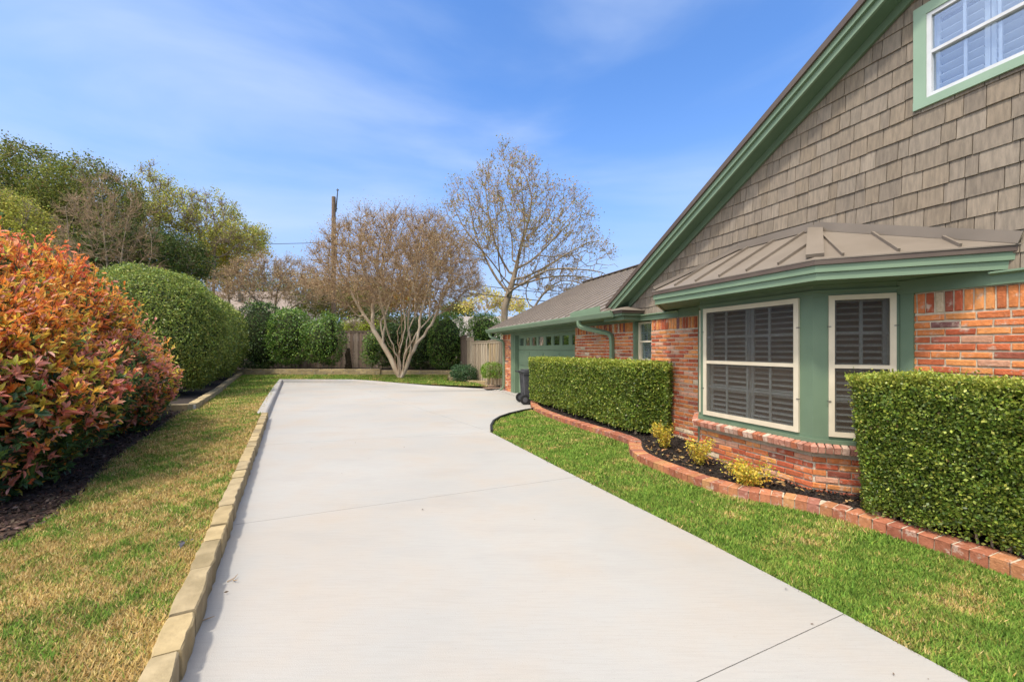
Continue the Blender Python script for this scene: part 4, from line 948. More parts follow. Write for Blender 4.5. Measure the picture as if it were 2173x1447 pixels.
for i, ye in enumerate((14.0, 17.3, 20.5, 23.6)):
    cx = -7.98 - .556 * (ye - 10.4) - 1.45; cy = ye - .8
    dome('clipped_hedge', [((cx, cy, 2.1), (2.0 - .03 * i, 1.58, 2.02 - (0, .0, .02, .05)[i]))], (2400, 1300, 1000, 800)[i], (.055, .07, .08, .09)[i], HOL, dl[i], 'hedge', gg, 40 + i, zmin=.42, lump=.12, pw=2.3)
# shrubs along the back fence
gg = 'holly shrubs along the back fence'
def bx(u, Y): return (u - 1086.5) / 885 * Y
def bz(v, Y): return 1.65 - (v - 740) / 885 * Y
def column(u0, u1, v0, v1, Y, cols, label, pw=3.0, lump=.12, gap=None, extra=None, dens=420, ls=.10, name='holly_shrub', group=gg, stem=(0,)):
    xa, xb = bx(u0, Y), bx(u1, Y); z1 = bz(v0, Y); z0 = bz(v1, Y); c = ((xa + xb) / 2, Y, (z0 + z1) / 2); r = ((xb - xa) / 2, min(1.1, (xb - xa) / 2), (z1 - z0) / 2)
    bl = [(c, r)] + (extra or [])
    return dome(name, bl, dens, ls, cols, label, 'shrub', group, int(u0), zmin=z0 - .02, lump=lump, core=.22, pw=pw, gap=gap, stem=stem)
column(505, 598, 645, 782, 26.2, DKH, 'dark shrub in the back left corner beside the tall clipped hedge', lump=.25, gap=(1.2, -.75))
column(580, 652, 657, 768, 25.9, MDH, 'dense round-topped shrub, left of the two before the fence')
column(650, 722, 680, 768, 25.9, MDH, 'shrub with a ragged raised top just left of the bare fence panel', lump=.2, extra=[((bx(700, 25.9), 25.9, bz(700, 25.9)), (.55, .6, .95))])
column(772, 806, 712, 772, 26.1, MDH, 'low open shrub right of the bare fence panel', lump=.2, gap=(1.3, -.6))
column(800, 862, 690, 776, 26.6, DKH, 'dark shrub behind the left trunks of the vase-shaped tree', lump=.25)
column(858, 928, 683, 778, 26.4, DKH, 'dark shrub behind the right trunks of the vase-shaped tree', lump=.2)
column(912, 984, 668, 778, 26.0, MDH, 'tall clipped shrub next to the corner of the wooden fence', lump=.08)
column(995, 1062, 668, 732, 23.0, MDH, 'round clipped tree top showing above the stepped gate fence', lump=.06, pw=2.3, name='clipped_tree', group=None, dens=520, ls=.085)
column(960, 1010, 775, 811, 19.6, ([(.05, .11, .04), (.08, .15, .06), (.035, .08, .03)], [3, 2, 2]), 'low blue-green shrub at the foot of the wooden gate fence', dens=1300, ls=.06, lump=.12, group=None, name='low_shrub', stem=None, pw=2.2)
column(1024, 1069, 773, 800, 17.3, ([(.14, .25, .025), (.19, .30, .03), (.09, .17, .02), (.26, .34, .05)], [3, 3, 2, 1]), 'bright green flat-topped shrub beside the garage corner downspout', dens=2600, ls=.045, lump=.05, group=None, name='flat_topped_shrub', stem=(-.2, -.05, .12, .25), pw=4,
       extra=[((bx(1048, 17.3), 17.3, bz(801, 17.3)), (.38, .36, .38))])
# dark stump with climbing leaves before the fence panel
root = empty('ivy_stump', (bx(739, 26.3), 26.3, .37)); mb = MB(); mb.tube([(0, 0, 0), (.03, 0, .45), (-.04, 0, .9), (0, 0, 1.3)], [.24, .16, .17, .07], 8, M['core_brown']); mb.build('trunk', parent=root)
P = np.array([bx(739, 26.3), 26.3, .45]) + np.stack([rng.normal(size=260) * .15, rng.normal(size=260) * .15 - .05, rng.random(260) * 1.25], 1)
leaves('foliage', P, rng.normal(size=(260, 3)), .08, palette(260, [(.06, .05, .035), (.12, .09, .08), (.03, .04, .02)], [2, 1, 2]), M['leaf_far'], root); tag(root, 'dark leafy stump standing before the bare fence panel', 'stump')
print('domes')

# ---------------------------------------------------------------- fences
FC = [(.155, .115, .088), (.185, .14, .108), (.13, .095, .075), (.21, .165, .13), (.17, .12, .088)]
FL = [(.33, .265, .19), (.38, .31, .225), (.29, .225, .155), (.42, .35, .26)]
def fence(name, a, b, z0, z1, cols, label, cap=True, posts=2.4, board=.14, cat='fence', steps=None):
    A_ = Vector((*a, 0)); B_ = Vector((*b, 0)); d = (B_ - A_).normalized(); n = Vector((d.y, -d.x, 0)); n = n if n.y < 0 else -n; L_ = (B_ - A_).length
    root = empty(name, (a[0], a[1], 0)); g = random.Random(int(abs(a[0] * 100))); mb = MB(); t = 0; i = 0
    while t < L_ - .05:
        w_ = board * g.uniform(.92, 1.05); e = min(t + w_, L_); off = .022 * (i % 2) + g.uniform(0, .006); kq = g.uniform(.88, 1.1); c = tuple(q * kq for q in g.choice(cols)); zt = z1 - (.0 if cap else g.uniform(0, .02))
        p0 = d * t + n * off; p1 = d * (e - .006) + n * off; th = n * .018
        mb.hexa([p0 + Z * z0, p1 + Z * z0, p1 + th + Z * z0, p0 + th + Z * z0, p0 + Z * zt, p1 + Z * zt, p1 + th + Z * zt, p0 + th + Z * zt], M['fence'], c); t = e; i += 1
    mb.build('boards', parent=root)
    if cap:
        mb = MB(); mb.bar(Z * (z1 + .02) - n * .0, d * L_ + Z * (z1 + .02), .16, .035, m=M['fence'], c=cols[0]); mb.bar(n * .045 + Z * (z1 - .05), d * L_ + n * .045 + Z * (z1 - .05), .02, .09, m=M['fence'], c=cols[1]); mb.build('top_cap', parent=root)
    t = 0
    while t <= L_ + .01:
        mb = MB(); p = d * t - n * .06; mb.box((p.x - .05, p.y - .05, z0), (p.x + .05, p.y + .05, z1 - .02), M['fence'], cols[2]); mb.build('post', parent=root); t += posts
    tag(root, label, cat); return root
fence('wooden_fence', (-24, 28.4), (-3.75, 28.4), .25, 2.84, FC, 'tall brown board fence with a cap running across the back of the yard')
fence('wooden_fence', (-3.75, 28.4), (-2.35, 21.9), .1, 2.35, FC, 'brown board fence turning from the back corner towards the gate')
fence('wooden_fence', (-2.35, 21.9), (-1.98, 20.5), .05, 2.18, FL, 'short higher step of pale boards left of the gate', posts=1.45)
fence('wooden_fence', (-1.98, 20.5), (-1.05, 18.75), .05, 1.98, FL, 'pale weathered board fence panel stepping down to the gate', posts=1.98)
gt = fence('wooden_gate', (-1.03, 18.7), (-.35, 17.1), .05, 1.99, FL[:2] + [(.37, .28, .17)], 'pale wooden gate hung beside the garage corner', posts=1.74, cat='gate')
mb = MB(); mb.box((.22, -.62, 1.15), (.27, -.55, 1.3), M['hook']); mb.build('latch', parent=gt)

# ---------------------------------------------------------------- bare branching trees (space colonisation)
def colonize(start, attract, step, kill, infl, iters=200, init=None):
    nodes = [np.array(p, float) for p in start]; par = [-1] * len(nodes)
    if init:      # chains of points for trunks
        for ch in init:
            prev = 0
            if isinstance(ch, tuple): prev, ch = ch
            for p in ch: nodes.append(np.array(p, float)); par.append(prev); prev = len(nodes) - 1
    A = np.array(attract); bd = np.full(len(A), 1e9); bi = np.zeros(len(A), int)
    def upd(i0):
        nonlocal bd, bi
        for i in range(i0, len(nodes)):
            d = np.linalg.norm(A - nodes[i], axis=1); m_ = d < bd; bd[m_] = d[m_]; bi[m_] = i
    upd(0); alive = np.ones(len(A), bool)
    for it in range(iters):
        alive &= bd > kill; act = alive & (bd < infl)
        if not act.any(): break
        idx = bi[act]; D = nrm(A[act] - np.array(nodes)[idx]); i0 = len(nodes); new = {}
        u, inv = np.unique(idx, return_inverse=True); S = np.zeros((len(u), 3)); np.add.at(S, inv, D)
        for k, i in enumerate(u):
            v = S[k] + rng.normal(size=3) * .22; nv = np.linalg.norm(v)
            if nv < 1e-6: continue
            p = nodes[i] + v / nv * step; nodes.append(p); par.append(int(i))
        if len(nodes) == i0: break
        upd(i0)
        if len(nodes) > 14000: break
    return np.array(nodes), np.array(par)
def radii(nodes, par, tip, pw=2.4, rmax=None):
    n = len(nodes); r = np.zeros(n); 
    for i in range(n - 1, 0, -1):
        if r[i] == 0: r[i] = tip ** pw
        if par[i] >= 0: r[par[i]] += r[i]
    if r[0] == 0: r[0] = tip ** pw
    r = r ** (1 / pw)
    return np.minimum(r, rmax) if rmax else r
def tree_mesh(name, nodes, par, r, m, root, sel=None, k=6):
    i = np.arange(1, len(nodes)); i = i[par[1:] >= 0]
    if sel is not None: i = i[sel[i]]
    if len(i) == 0: return
    P1 = nodes[i]; P0 = nodes[par[i]]; R1 = r[i]; R0 = np.minimum(r[par[i]], R1 * 1.7 + .004); P1 = P1 + (P1 - P0) * .06
    V, F = frusta(P0, P1, R0, R1, k); npmesh(name, V, F, np.ones((len(F), 3)), m, root, smooth=True)
def twigs(nodes, dirs, n, ln, r, seed=0):
    i = rng.integers(0, len(nodes), n); a = nodes[i]; d = nrm(dirs[i] * .9 + rng.normal(size=(n, 3)) * .55); l_ = ln * (.4 + rng.random(n) * .8)
    mid = a + d * l_[:, None] * .5; d2 = nrm(d + rng.normal(size=(n, 3)) * .3 + [0, 0, .12]); e = mid + d2 * l_[:, None] * .5
    rr = np.full(n, r); V1, F1 = frusta(a, mid, rr, rr * .8, 3); V2, F2 = frusta(mid, e, rr * .8, rr * .35, 3)
    return np.concatenate([V1, V2]), np.concatenate([F1, F2 + len(V1)]), e, d2

def crown_pts(n, c, r, lo=0.0, pw=2.0, shell=.45):
    d = nrm(rng.normal(size=(n * 2, 3))); d = d[d[:, 2] > lo][:n]; k = (np.abs(d) ** pw).sum(1) ** (-1 / pw)
    return np.array(c) + d * (k * (shell + (1 - shell) * rng.random(len(d)) ** .6))[:, None] * np.array(r)
# --- vase-shaped crape myrtle
bxx, byy = -5.83, 21.8
root = empty('crape_myrtle', (bxx, byy, .1))
def stem(a, spread, h, k=7, bow=.0):
    o = []
    for i in range(1, k + 1):
        t = i / k; o.append((bxx + math.cos(a) * (.10 + spread * t ** 1.25) + random.uniform(-.035, .035), byy + math.sin(a) * (.12 + spread * t ** 1.25) * .8, .1 + h * t + random.uniform(-.03, .03)))
    return o
stems = [stem(R(172), 1.35, 2.5), stem(R(185), .3, 1.7), stem(R(120), .2, 1.9), stem(R(60), .32, 1.8), stem(R(250), .28, 1.6), stem(R(8), .85, 2.1), stem(R(330), .35, 1.5)]
def fork(i, k, vecs):
    q = np.array(stems[i][k - 1]); return [(1 + 7 * i + k - 1, [tuple(q + np.array(v) * t + rng.normal(size=3) * .035) for t in (.25, .5, .75, 1)]) for v in vecs]
forks = []
for i, k, vs in ((0, 5, [(-.2, .5, 1.2), (.25, -.4, 1.3)]), (1, 5, [(-.7, .2, 1.1), (-.2, -.5, 1.2)]), (2, 5, [(-.3, .6, 1.1), (.2, .3, 1.3)]), (3, 5, [(.5, .4, 1.1), (.1, .5, 1.3)]), (4, 5, [(-.3, -.6, 1.1), (.35, -.5, 1.2)]), (5, 4, [(.35, .4, 1.3), (.0, -.4, 1.4)]), (5, 6, [(.8, -.1, 1.0), (.2, .1, 1.2)]), (6, 5, [(.6, -.3, 1.1), (.3, .2, 1.3)]), (0, 7, [(-.7, 0, 1.1), (-.1, .1, 1.2)])):
    forks += fork(i, k, vs)
att = np.concatenate([crown_pts(2600, (bxx - .15, byy, 4.25), (4.55, 4.1, 4.5), lo=.04, pw=2.3, shell=.45), crown_pts(450, (bxx, byy, 3.9), (3.2, 3.0, 3.2), lo=-.25, shell=.2)])
nodes, par = colonize([(bxx, byy, .1)], att, .27, .42, 5.0, init=stems + forks)
r = radii(nodes, par, .0105, 2.15, .17)
r[0] = .12
tree_mesh('trunk', nodes, par, r, M['bark_pale'], root, r > .028, 8); tree_mesh('branches', nodes, par, r, M['twig'], root, r <= .028, 4)
ends = np.where(np.bincount(par[par >= 0], minlength=len(nodes)) <= 1)[0]; ends = ends[nodes[ends][:, 2] > 3.6]
dirs = nrm(nodes - nodes[np.maximum(par, 0)] + 1e-6); dirs = nrm(dirs * .5 + nrm(nodes - np.array([bxx, byy, 2.5])))
V, F, e, d2 = twigs(nodes[ends], dirs[ends], 16500, .58, .0075); npmesh('twigs', V, F, np.ones((len(F), 3)), M['twig'], root)
n = 30000; P = e[rng.integers(0, len(e), n)] + rng.normal(size=(n, 3)) * .17
leaves('seed_heads', P, rng.normal(size=(n, 3)), .042 + rng.random(n) * .03, palette(n, [(.36, .235, .11), (.44, .30, .15), (.25, .16, .08), (.42, .33, .14)], [3, 2, 2, 1], .2), M['leaf_far'], root, wid=.7)
tag(root, 'vase-shaped multi-stemmed bare tree with pale bark behind the driveway', 'tree'); print('crape', len(nodes))

# --- second crape myrtle beyond the fence
def bare_tree(name, base, stems_, att, step, kill, tip, pw, rmax, ntw, ltw, rtw, nl, ls, lc, label, bark='bark', twm='twig', thick=.03, group=None, center=None):
    root = empty(name, base); nodes, par = colonize([base], att, step, kill, 8.0, init=stems_); r = radii(nodes, par, tip, pw, rmax)
    tree_mesh('trunk', nodes, par, r, M[bark], root, r > thick, 7); tree_mesh('branches', nodes, par, r, M[bark], root, r <= thick, 4)
    ends = np.where(np.bincount(par[par >= 0], minlength=len(nodes)) <= 1)[0]; zlo = np.percentile(nodes[:, 2], 25); ends = ends[nodes[ends][:, 2] > zlo]
    c = np.array(center or (base[0], base[1], np.percentile(nodes[:, 2], 30))); dirs = nrm(nodes - c)
    V, F, e, d2 = twigs(nodes[ends], dirs[ends], ntw, ltw, rtw); npmesh('twigs', V, F, np.ones((len(F), 3)), M[twm], root)
    if nl:
        P = e[rng.integers(0, len(e), nl)] + rng.normal(size=(nl, 3)) * ls; leaves('foliage', P, rng.normal(size=(nl, 3)), ls * (.6 + rng.random(nl) * .8), palette(nl, *lc, jit=.2), M['leaf_far'], root, wid=.65)
    tag(root, label, 'tree', group); return root
b = (bx(572, 31), 31, .3)
st = [[(b[0] + dx * t, b[1] + dy * t, .3 + h * t) for t in (.15, .3, .45, .6, .75, .9, 1)] for dx, dy, h in ((-.8, .2, 4.2), (.6, -.3, 4.4), (.1, .6, 4.6), (-.3, -.6, 4.5), (1.3, .2, 4.2))]
bare_tree('crape_myrtle', b, st, crown_pts(1500, (b[0] + .3, b[1], 4.6), (4.3, 4, 3.9), lo=.0, pw=2.2, shell=.5), .33, .5, .010, 2.15, .14, 7000, .6, .0085, 11000, .07, ([(.38, .26, .14), (.46, .32, .18), (.30, .20, .12), (.48, .37, .15)], [3, 2, 2, 1]), 'smaller brown bare tree with rounded crown left of the utility pole', twm='twig')
# --- tall bare tree behind the garage
M['bark'] = M['bark']; b = (bx(1068, 30), 30, .2); Hh = 15.4
def ch(p, q, k, j=.06): 
    return [tuple(np.array(p) + (np.array(q) - np.array(p)) * (i / k) + rng.normal(size=3) * j * (i < k)) for i in range(1, k + 1)]
trunk = ch(b, (b[0] + .1, 30, 4.6), 7, .03)
st = [trunk]
att = np.concatenate([crown_pts(1300, (b[0] + .6, 30, 9.4), (3.7, 4, 6.7), lo=-.3, pw=2.0, shell=.3), crown_pts(900, (b[0] + 4.0, 30, 6.9), (4.5, 3.6, 3.6), lo=-.4, shell=.35), crown_pts(500, (b[0] - 2.4, 30, 10.0), (2.4, 3, 4.0), lo=-.5, shell=.35), crown_pts(450, (b[0] + 4.0, 30, 10.6), (2.5, 3, 2.8), lo=-.3, shell=.35)])
YL = ([(.36, .27, .07), (.30, .21, .05), (.42, .24, .07), (.24, .25, .07), (.34, .16, .06)], [3, 2, 1, 2, 1])
bare_tree('bare_tree', b, st, att, .42, .62, .0135, 2.0, .36, 5200, .75, .0085, 9500, .12, YL, 'tall mostly bare tree with sparse yellow brown leaves behind the garage roof', thick=.06, center=(b[0] + 1, 30, 4.5))
# second leaning trunk on its right
b2 = (bx(1100, 29.4), 29.4, .2)
st = [ch(b2, (b2[0] + .9, 29.4, 4.2), 6, .03)]
bare_tree('bare_tree', b2, st, crown_pts(420, (b2[0] + 2.6, 29.4, 5.4), (3.0, 2, 3.2), lo=-.1, shell=.3), .4, .62, .0135, 2.0, .2, 1300, .7, .008, 900, .1, YL, 'leaning bare tree just right of the tall bare tree behind the garage', thick=.05)
print('bare trees')

# ---------------------------------------------------------------- leafy background trees
def leafy(name, base, blobs, nl, ls, lc, label, shell=.5, tip=.014, natt=700, step=.5, trunk_h=2.5, bark='bark', group=None, gap=None, ntw=1500, seed=1, fill=.85, rmax=.3):
    root = empty(name, base)
    vol = np.array([r[0] * r[1] * r[2] for c, r in blobs]) ** .67; vol = vol / vol.sum()
    att = np.concatenate([crown_pts(max(30, int(natt * v)), c, r, lo=-.9, shell=.3) for v, (c, r) in zip(vol, blobs)])
    nodes, par = colonize([base], att, step, step * 1.5, 12, init=[ch(base, (base[0], base[1], base[2] + trunk_h), 4, .04)])
    r = radii(nodes, par, tip, 2.1, rmax); tree_mesh('trunk', nodes, par, r, M[bark], root, None, 5)
    tips = nodes[len(nodes) // 8:]; dirs = nrm(tips - np.array([base[0], base[1], base[2] + trunk_h]))
    V, F, e, d2 = twigs(tips, dirs, ntw, step * 1.3, .011); npmesh('twigs', V, F, np.ones((len(F), 3)), M[bark], root)
    # clumps of leaves on the shell of each lobe and round the twigs
    P = []
    for v, (c, r_) in zip(vol, blobs):
        nn = int(nl * v * fill); ncl = max(20, nn // 26); cl = crown_pts(ncl, c, r_, lo=-.75, shell=shell); k = rng.integers(0, len(cl), nn)
        P.append(cl[k] + rng.normal(size=(nn, 3)) * ls * 1.7)
    P.append(e[rng.integers(0, len(e), int(nl * (1 - fill)) + 1)] + rng.normal(size=(int(nl * (1 - fill)) + 1, 3)) * ls)
    P = np.concatenate(P)
    if gap: P = P[wob(P, gap[0], seed) > gap[1]]
    n = len(P); A = rng.normal(size=(n, 3)); leaves('foliage', P, A, ls * (.6 + rng.random(n) * .8), palette(n, *lc, jit=.2), M['leaf_far'], root, wid=.7)
    tag(root, label, 'tree', group); return root
OLV = ([(.13, .155, .03), (.19, .205, .04), (.075, .10, .02), (.28, .27, .055), (.20, .125, .05)], [4, 3, 3, 1.5, .6])
DKG = ([(.045, .075, .018), (.07, .105, .024), (.11, .135, .03), (.19, .19, .045)], [4, 4, 2, 1])
YGR = ([(.34, .34, .06), (.43, .40, .08), (.23, .26, .05), (.50, .44, .10)], [3, 3, 2, 1])
YEL = ([(.42, .36, .06), (.34, .32, .06), (.50, .40, .08), (.24, .26, .05)], [3, 3, 1, 1])
ORA = ([(.45, .23, .05), (.36, .24, .06), (.30, .15, .04), (.26, .24, .06)], [3, 2, 1, 2])
def B(u, v, Y, ru, rv, ry=None): return ((bx(u, Y), Y, bz(v, Y)), (ru / 885 * Y, ry or min(3.0, ru / 885 * Y), rv / 885 * Y))
gg = 'trees beyond the left hedge'
leafy('evergreen_tree', (bx(70, 27), 27, .2), [B(60, 400, 27, 105, 92), B(-45, 370, 27, 80, 80), B(70, 480, 27, 150, 90)], 44000, .12, OLV, 'broad olive green tree with the highest rounded top at the far left', group=gg, seed=2, gap=(1.1, -1.3))
leafy('evergreen_tree', (bx(215, 26), 26, .2), [B(190, 420, 26, 95, 80), B(235, 490, 26, 80, 90), B(130, 470, 26, 80, 80)], 38000, .115, OLV, 'rounded olive tree right of the highest tree at the left', group=gg, seed=3, gap=(1.2, -1.3))
leafy('evergreen_tree', (bx(310, 24), 24, .2), [B(300, 545, 24, 95, 62), B(380, 555, 24, 60, 55), B(240, 560, 24, 80, 60)], 28000, .11, DKG, 'dark evergreen mass directly behind the top of the clipped hedge dome', group=gg, seed=4)
leafy('yellow_green_tree', (bx(20, 22), 22, .2), [B(10, 470, 22, 75, 60), B(-40, 440, 22, 60, 60), B(60, 520, 22, 60, 50)], 18000, .10, YGR, 'lighter yellow green shrubby tree low at the left edge', group=gg, seed=5, gap=(1.3, -.9))
leafy('light_tree', (bx(335, 31), 31, .2), [B(325, 415, 31, 42, 68), B(370, 450, 31, 45, 55), B(318, 480, 31, 45, 50)], 9500, .115, YGR, 'slender yellow green tree with airy top left of centre', group=gg, seed=6, gap=(1.2, -.6), natt=900, ntw=2500, step=.42)
leafy('light_tree', (bx(450, 32), 32, .2), [B(445, 470, 32, 62, 66), B(500, 510, 32, 62, 40), B(410, 520, 32, 50, 45), B(545, 500, 32, 28, 22)], 11000, .115, YGR, 'airy yellow green tree with spreading twigs crossed by the wires', group=gg, seed=7, gap=(1.2, -.45), natt=1300, ntw=3500, step=.42)
leafy('yellow_green_tree', (bx(495, 36), 36, .2), [B(500, 525, 36, 65, 36), B(450, 560, 36, 60, 40)], 9000, .17, YEL, 'dense yellow green tree low behind the airy tree', group=gg, seed=8)
leafy('evergreen_tree', (bx(440, 56), 56, .2), [B(430, 580, 56, 80, 45), B(500, 590, 56, 70, 40), B(580, 600, 56, 60, 34)], 8000, .2, OLV, 'olive tree far behind the smaller brown bare tree', group=gg, seed=9)
# grey bare thicket in front of the olive trees
b = (bx(240, 21.5), 21.5, .2)
st = [[(b[0] + dx * t, b[1] + dy * t, .2 + h * t) for t in (.2, .4, .6, .8, 1)] for dx, dy, h in ((-1.2, .1, 4.5), (-.5, .3, 5.0), (.3, 0, 4.6), (1.0, .2, 4.2), (-1.9, .1, 4.2))]
bare_tree('bare_tree', b, st, crown_pts(1100, (b[0] - .4, b[1], 6.3), (2.7, 1.6, 4.4), lo=-.3, shell=.2), .33, .5, .010, 2.0, .09, 3000, .6, .0075, 600, .08, OLV, 'grey bare multi-stemmed tree in front of the olive trees', thick=.03, group=gg)
# greenery behind the pole and the vase-shaped tree
gg = 'trees beyond the back fence'
leafy('olive_tree', (bx(668, 38), 38, .2), [B(665, 640, 38, 48, 50), B(725, 650, 38, 55, 50), B(770, 630, 38, 55, 40)], 11000, .17, ([(.16, .17, .04), (.22, .22, .05), (.11, .13, .03), (.28, .22, .07)], [3, 2, 2, 1]), 'olive brown tree behind the utility pole', group=gg, seed=11, gap=(.9, -.9))
leafy('orange_tree', (bx(868, 42), 42, .2), [B(872, 632, 42, 46, 42), B(800, 640, 42, 45, 34)], 7000, .2, ORA, 'orange yellow autumn tree showing through the vase-shaped tree', group=gg, seed=12, gap=(.9, -.9))
leafy('evergreen_tree', (bx(800, 30.5), 30.5, .2), [B(800, 678, 30.5, 32, 28), B(855, 690, 30.5, 40, 25), B(905, 690, 30.5, 30, 20)], 8000, .12, DKG, 'dark green tree just behind the fence and the vase-shaped tree', group=gg, seed=13)
leafy('yellow_shrub', (bx(760, 30), 30, .2), [B(752, 697, 30, 42, 8), B(800, 692, 30, 30, 9)], 3500, .10, ([(.32, .36, .04), (.24, .31, .04)], [1, 1]), 'bright yellow green shrub peeking over the fence panel', group=gg, seed=14, trunk_h=1.8)
leafy('yellow_tree', (bx(1010, 55), 55, .2), [B(1030, 640, 55, 32, 24), B(1000, 652, 55, 30, 12), B(1085, 650, 55, 34, 22)], 2600, .26, ([(.55, .45, .10), (.62, .50, .14), (.42, .38, .1)], [2, 1, 1]), 'pale yellow airy tree far behind the grey roof', group=gg, seed=15, gap=(.5, -.5), ntw=2500, natt=500, bark='bark_pale')
leafy('distant_tree', (bx(960, 60), 60, .2), [B(965, 656, 60, 14, 8), B(945, 662, 60, 12, 6), B(990, 660, 60, 16, 6)], 2000, .3, OLV, 'small dark tree top over the grey roof ridge', group=gg, seed=16)
leafy('distant_tree', (bx(690, 62), 62, .2), [B(640, 655, 55, 60, 30), B(720, 645, 55, 60, 34), B(560, 640, 55, 80, 30)], 5000, .32, OLV, 'hazy olive tree line far behind the utility pole', group=gg, seed=17)
# thin trunks behind the vase-shaped tree
for u, lab, rr in ((886, 'dark slim trunk showing through the right of the vase-shaped tree', .16), (905, 'paler slim trunk beside the dark trunk behind the vase-shaped tree', .13)):
    b = (bx(u, 29.8), 29.8, .2); bare_tree('bare_tree', b, [ch(b, (b[0] + (.3 if u > 890 else -.1), 29.8, 6.0), 7, .04)], crown_pts(240, (b[0] + .2, 29.8, 7.6), (1.9, 1.5, 2.6), lo=-.3, shell=.3), .4, .6, .013, 2.0, rr, 700, .6, .008, 500, .09, ORA, lab, thick=.05, group=gg)
# hazy wood closing the view behind everything
# ---------------------------------------------------------------- neighbouring houses
def neighbour(name, x0, x1, y0, y1, zw, zr, mroof, label, ridge='x', hip=1.0):
    root = empty(name, ((x0 + x1) / 2, y0, 0)); ox, oy = (x0 + x1) / 2, y0; mb = MB(); mb.box((x0 - ox, 0, 0), (x1 - ox, y1 - oy, zw), M['far_wall']); mb.build('wall', parent=root)
    mb = MB(); e = .6; ym = (y0 + y1) / 2 - oy; h = hip
    a = [(x0 - ox - e, -e, zw - .1), (x1 - ox + e, -e, zw - .1), (x1 - ox + e, y1 - oy + e, zw - .1), (x0 - ox - e, y1 - oy + e, zw - .1)]; r0 = (x0 - ox + h, ym, zr); r1 = (x1 - ox - h, ym, zr)
    mb.add(a + [r0, r1], [(0, 1, 5, 4), (1, 2, 5), (2, 3, 4, 5), (3, 0, 4), (3, 2, 1, 0)], mroof); rf = mb.build('roof', parent=root)
    mb = MB(); mb.box((-.6, ym - 1.6, zr - 1.3), (-.2, ym - 1.3, zr - .45), M['hook']); mb.build('roof_vent', parent=rf); mb = MB(); mb.box((x0 - ox - e, -e - .02, zw - .28), (x1 - ox + e, -e + .02, zw - .1), M['white']); mb.build('fascia', parent=root)
    tag(root, label, 'house'); return root
neighbour('neighbour_house', bx(330, 42), bx(652, 42), 40, 51, 2.9, 7.9, M['pink_roof'], 'neighbouring house with pale pinkish roof behind the back left corner', hip=3.2)
neighbour('neighbour_house', bx(905, 44), bx(1150, 44), 42, 54, 2.8, 5.35, M['asphalt_roof'], 'neighbouring house with grey shingle roof behind the gate fence', hip=2.6)
neighbour('neighbour_house', bx(690, 50), bx(850, 50), 48, 58, 2.8, 6.6, M['asphalt_roof'], 'neighbouring grey roof seen between the trunks of the vase-shaped tree', hip=3.4)

# ---------------------------------------------------------------- pole and wires
PY = 33.0; px_ = bx(708, PY)
root = empty('utility_pole', (px_, PY, 0)); mb = MB(); mb.tube([(0, 0, -.1), (0, 0, 7), (0, 0, bz(418, PY))], [.21, .18, .15], 12, M['pole']); mb.build('pole', parent=root)
mb = MB(); zt = bz(418, PY); mb.tube([(.2, -.05, zt - 1.2), (.26, -.05, zt - .4), (.33, -.05, zt + .35), (.34, -.05, zt + .62)], [.05, .05, .035, .03], 6, M['hook']); mb.box((.1, -.1, zt - 1.0), (.3, .0, zt - .9), M['hook']); mb.tube([(.26, -.05, zt + .52), (.42, -.05, zt + .52)], .05, 6, M['hook']); mb.build('bracket', parent=root)
for zz in (515, 578, 600):
    mb = MB(); mb.box((-.25, -.25, bz(zz, PY) - .06), (.25, -.15, bz(zz, PY) + .06), M['hook']); mb.build('clamp', parent=root)
tag(root, 'brown wooden utility pole with bracket on top beyond the back fence', 'utility pole')
def wire(p, q, sag, rr, label):
    p, q = Vector(p), Vector(q); pts = [p.lerp(q, t) - Z * (sag * 4 * t * (1 - t)) for t in np.linspace(0, 1, 25)]; mb = MB(); mb.tube([x - p for x in pts], rr, 5, M['wire']); o = mb.build('power_line'); o.location = p
    tag(o, label, 'power line', 'power lines on the utility pole')
for v0, v1, lab, rr in ((516, 508, 'topmost wire running left from the utility pole', .022), (552, 548, 'middle wire running left from the utility pole', .018), (580, 574, 'lowest thick wire running left from the utility pole', .035)):
    wire((px_, PY - .25, bz(v0, PY)), (bx(-150, 36), 36, bz(v1 - 12, 36)), .5, rr, lab)
for v0, v1, lab, rr in ((556, 628, 'upper wire running right from the pole to behind the garage', .022), (575, 646, 'lower wire running right from the pole to behind the garage', .026)):
    wire((px_, PY - .25, bz(v0, PY)), (bx(1210, 27), 27, bz(v1 - 2, 27)), .25, rr, lab)

# ---------------------------------------------------------------- wheeled bin
cx, cy = hw(4.74, 11.75); root = empty('wheeled_bin', (cx, cy, 0), TH + R(-8)); mb = MB()
b0 = [(-.24, -.26, .09), (.24, -.26, .09), (.24, .26, .09), (-.24, .26, .09)]; b1 = [(-.29, -.33, .93), (.29, -.33, .93), (.29, .33, .93), (-.29, .33, .93)]
mb.hexa(b0 + b1, M['plastic']); mb.hexa([(-.31, -.35, .9), (.31, -.35, .9), (.31, .35, .9), (-.31, .35, .9), (-.31, -.35, .95), (.31, -.35, .95), (.31, .35, .95), (-.31, .35, .95)], M['plastic'])
for y in (-.12, .0, .12): mb.hexa([(-.275 - .0, y - .015, .2), (-.24, y - .015, .2), (-.24, y + .015, .2), (-.275, y + .015, .2), (-.31, y - .015, .88), (-.28, y - .015, .88), (-.28, y + .015, .88), (-.31, y + .015, .88)], M['plastic'])
mb.build('body', parent=root)
mb = MB(); mb.prism([(-.33, -.36, .955), (.33, -.36, .955), (.33, .36, .955), (-.33, .36, .955)], (0, 0, .03), M['plastic']); mb.prism([(-.25, -.3, .985), (.27, -.3, .985), (.27, .3, .985), (-.25, .3, .985)], (0, 0, .04), M['plastic']); mb.build('lid', parent=root)
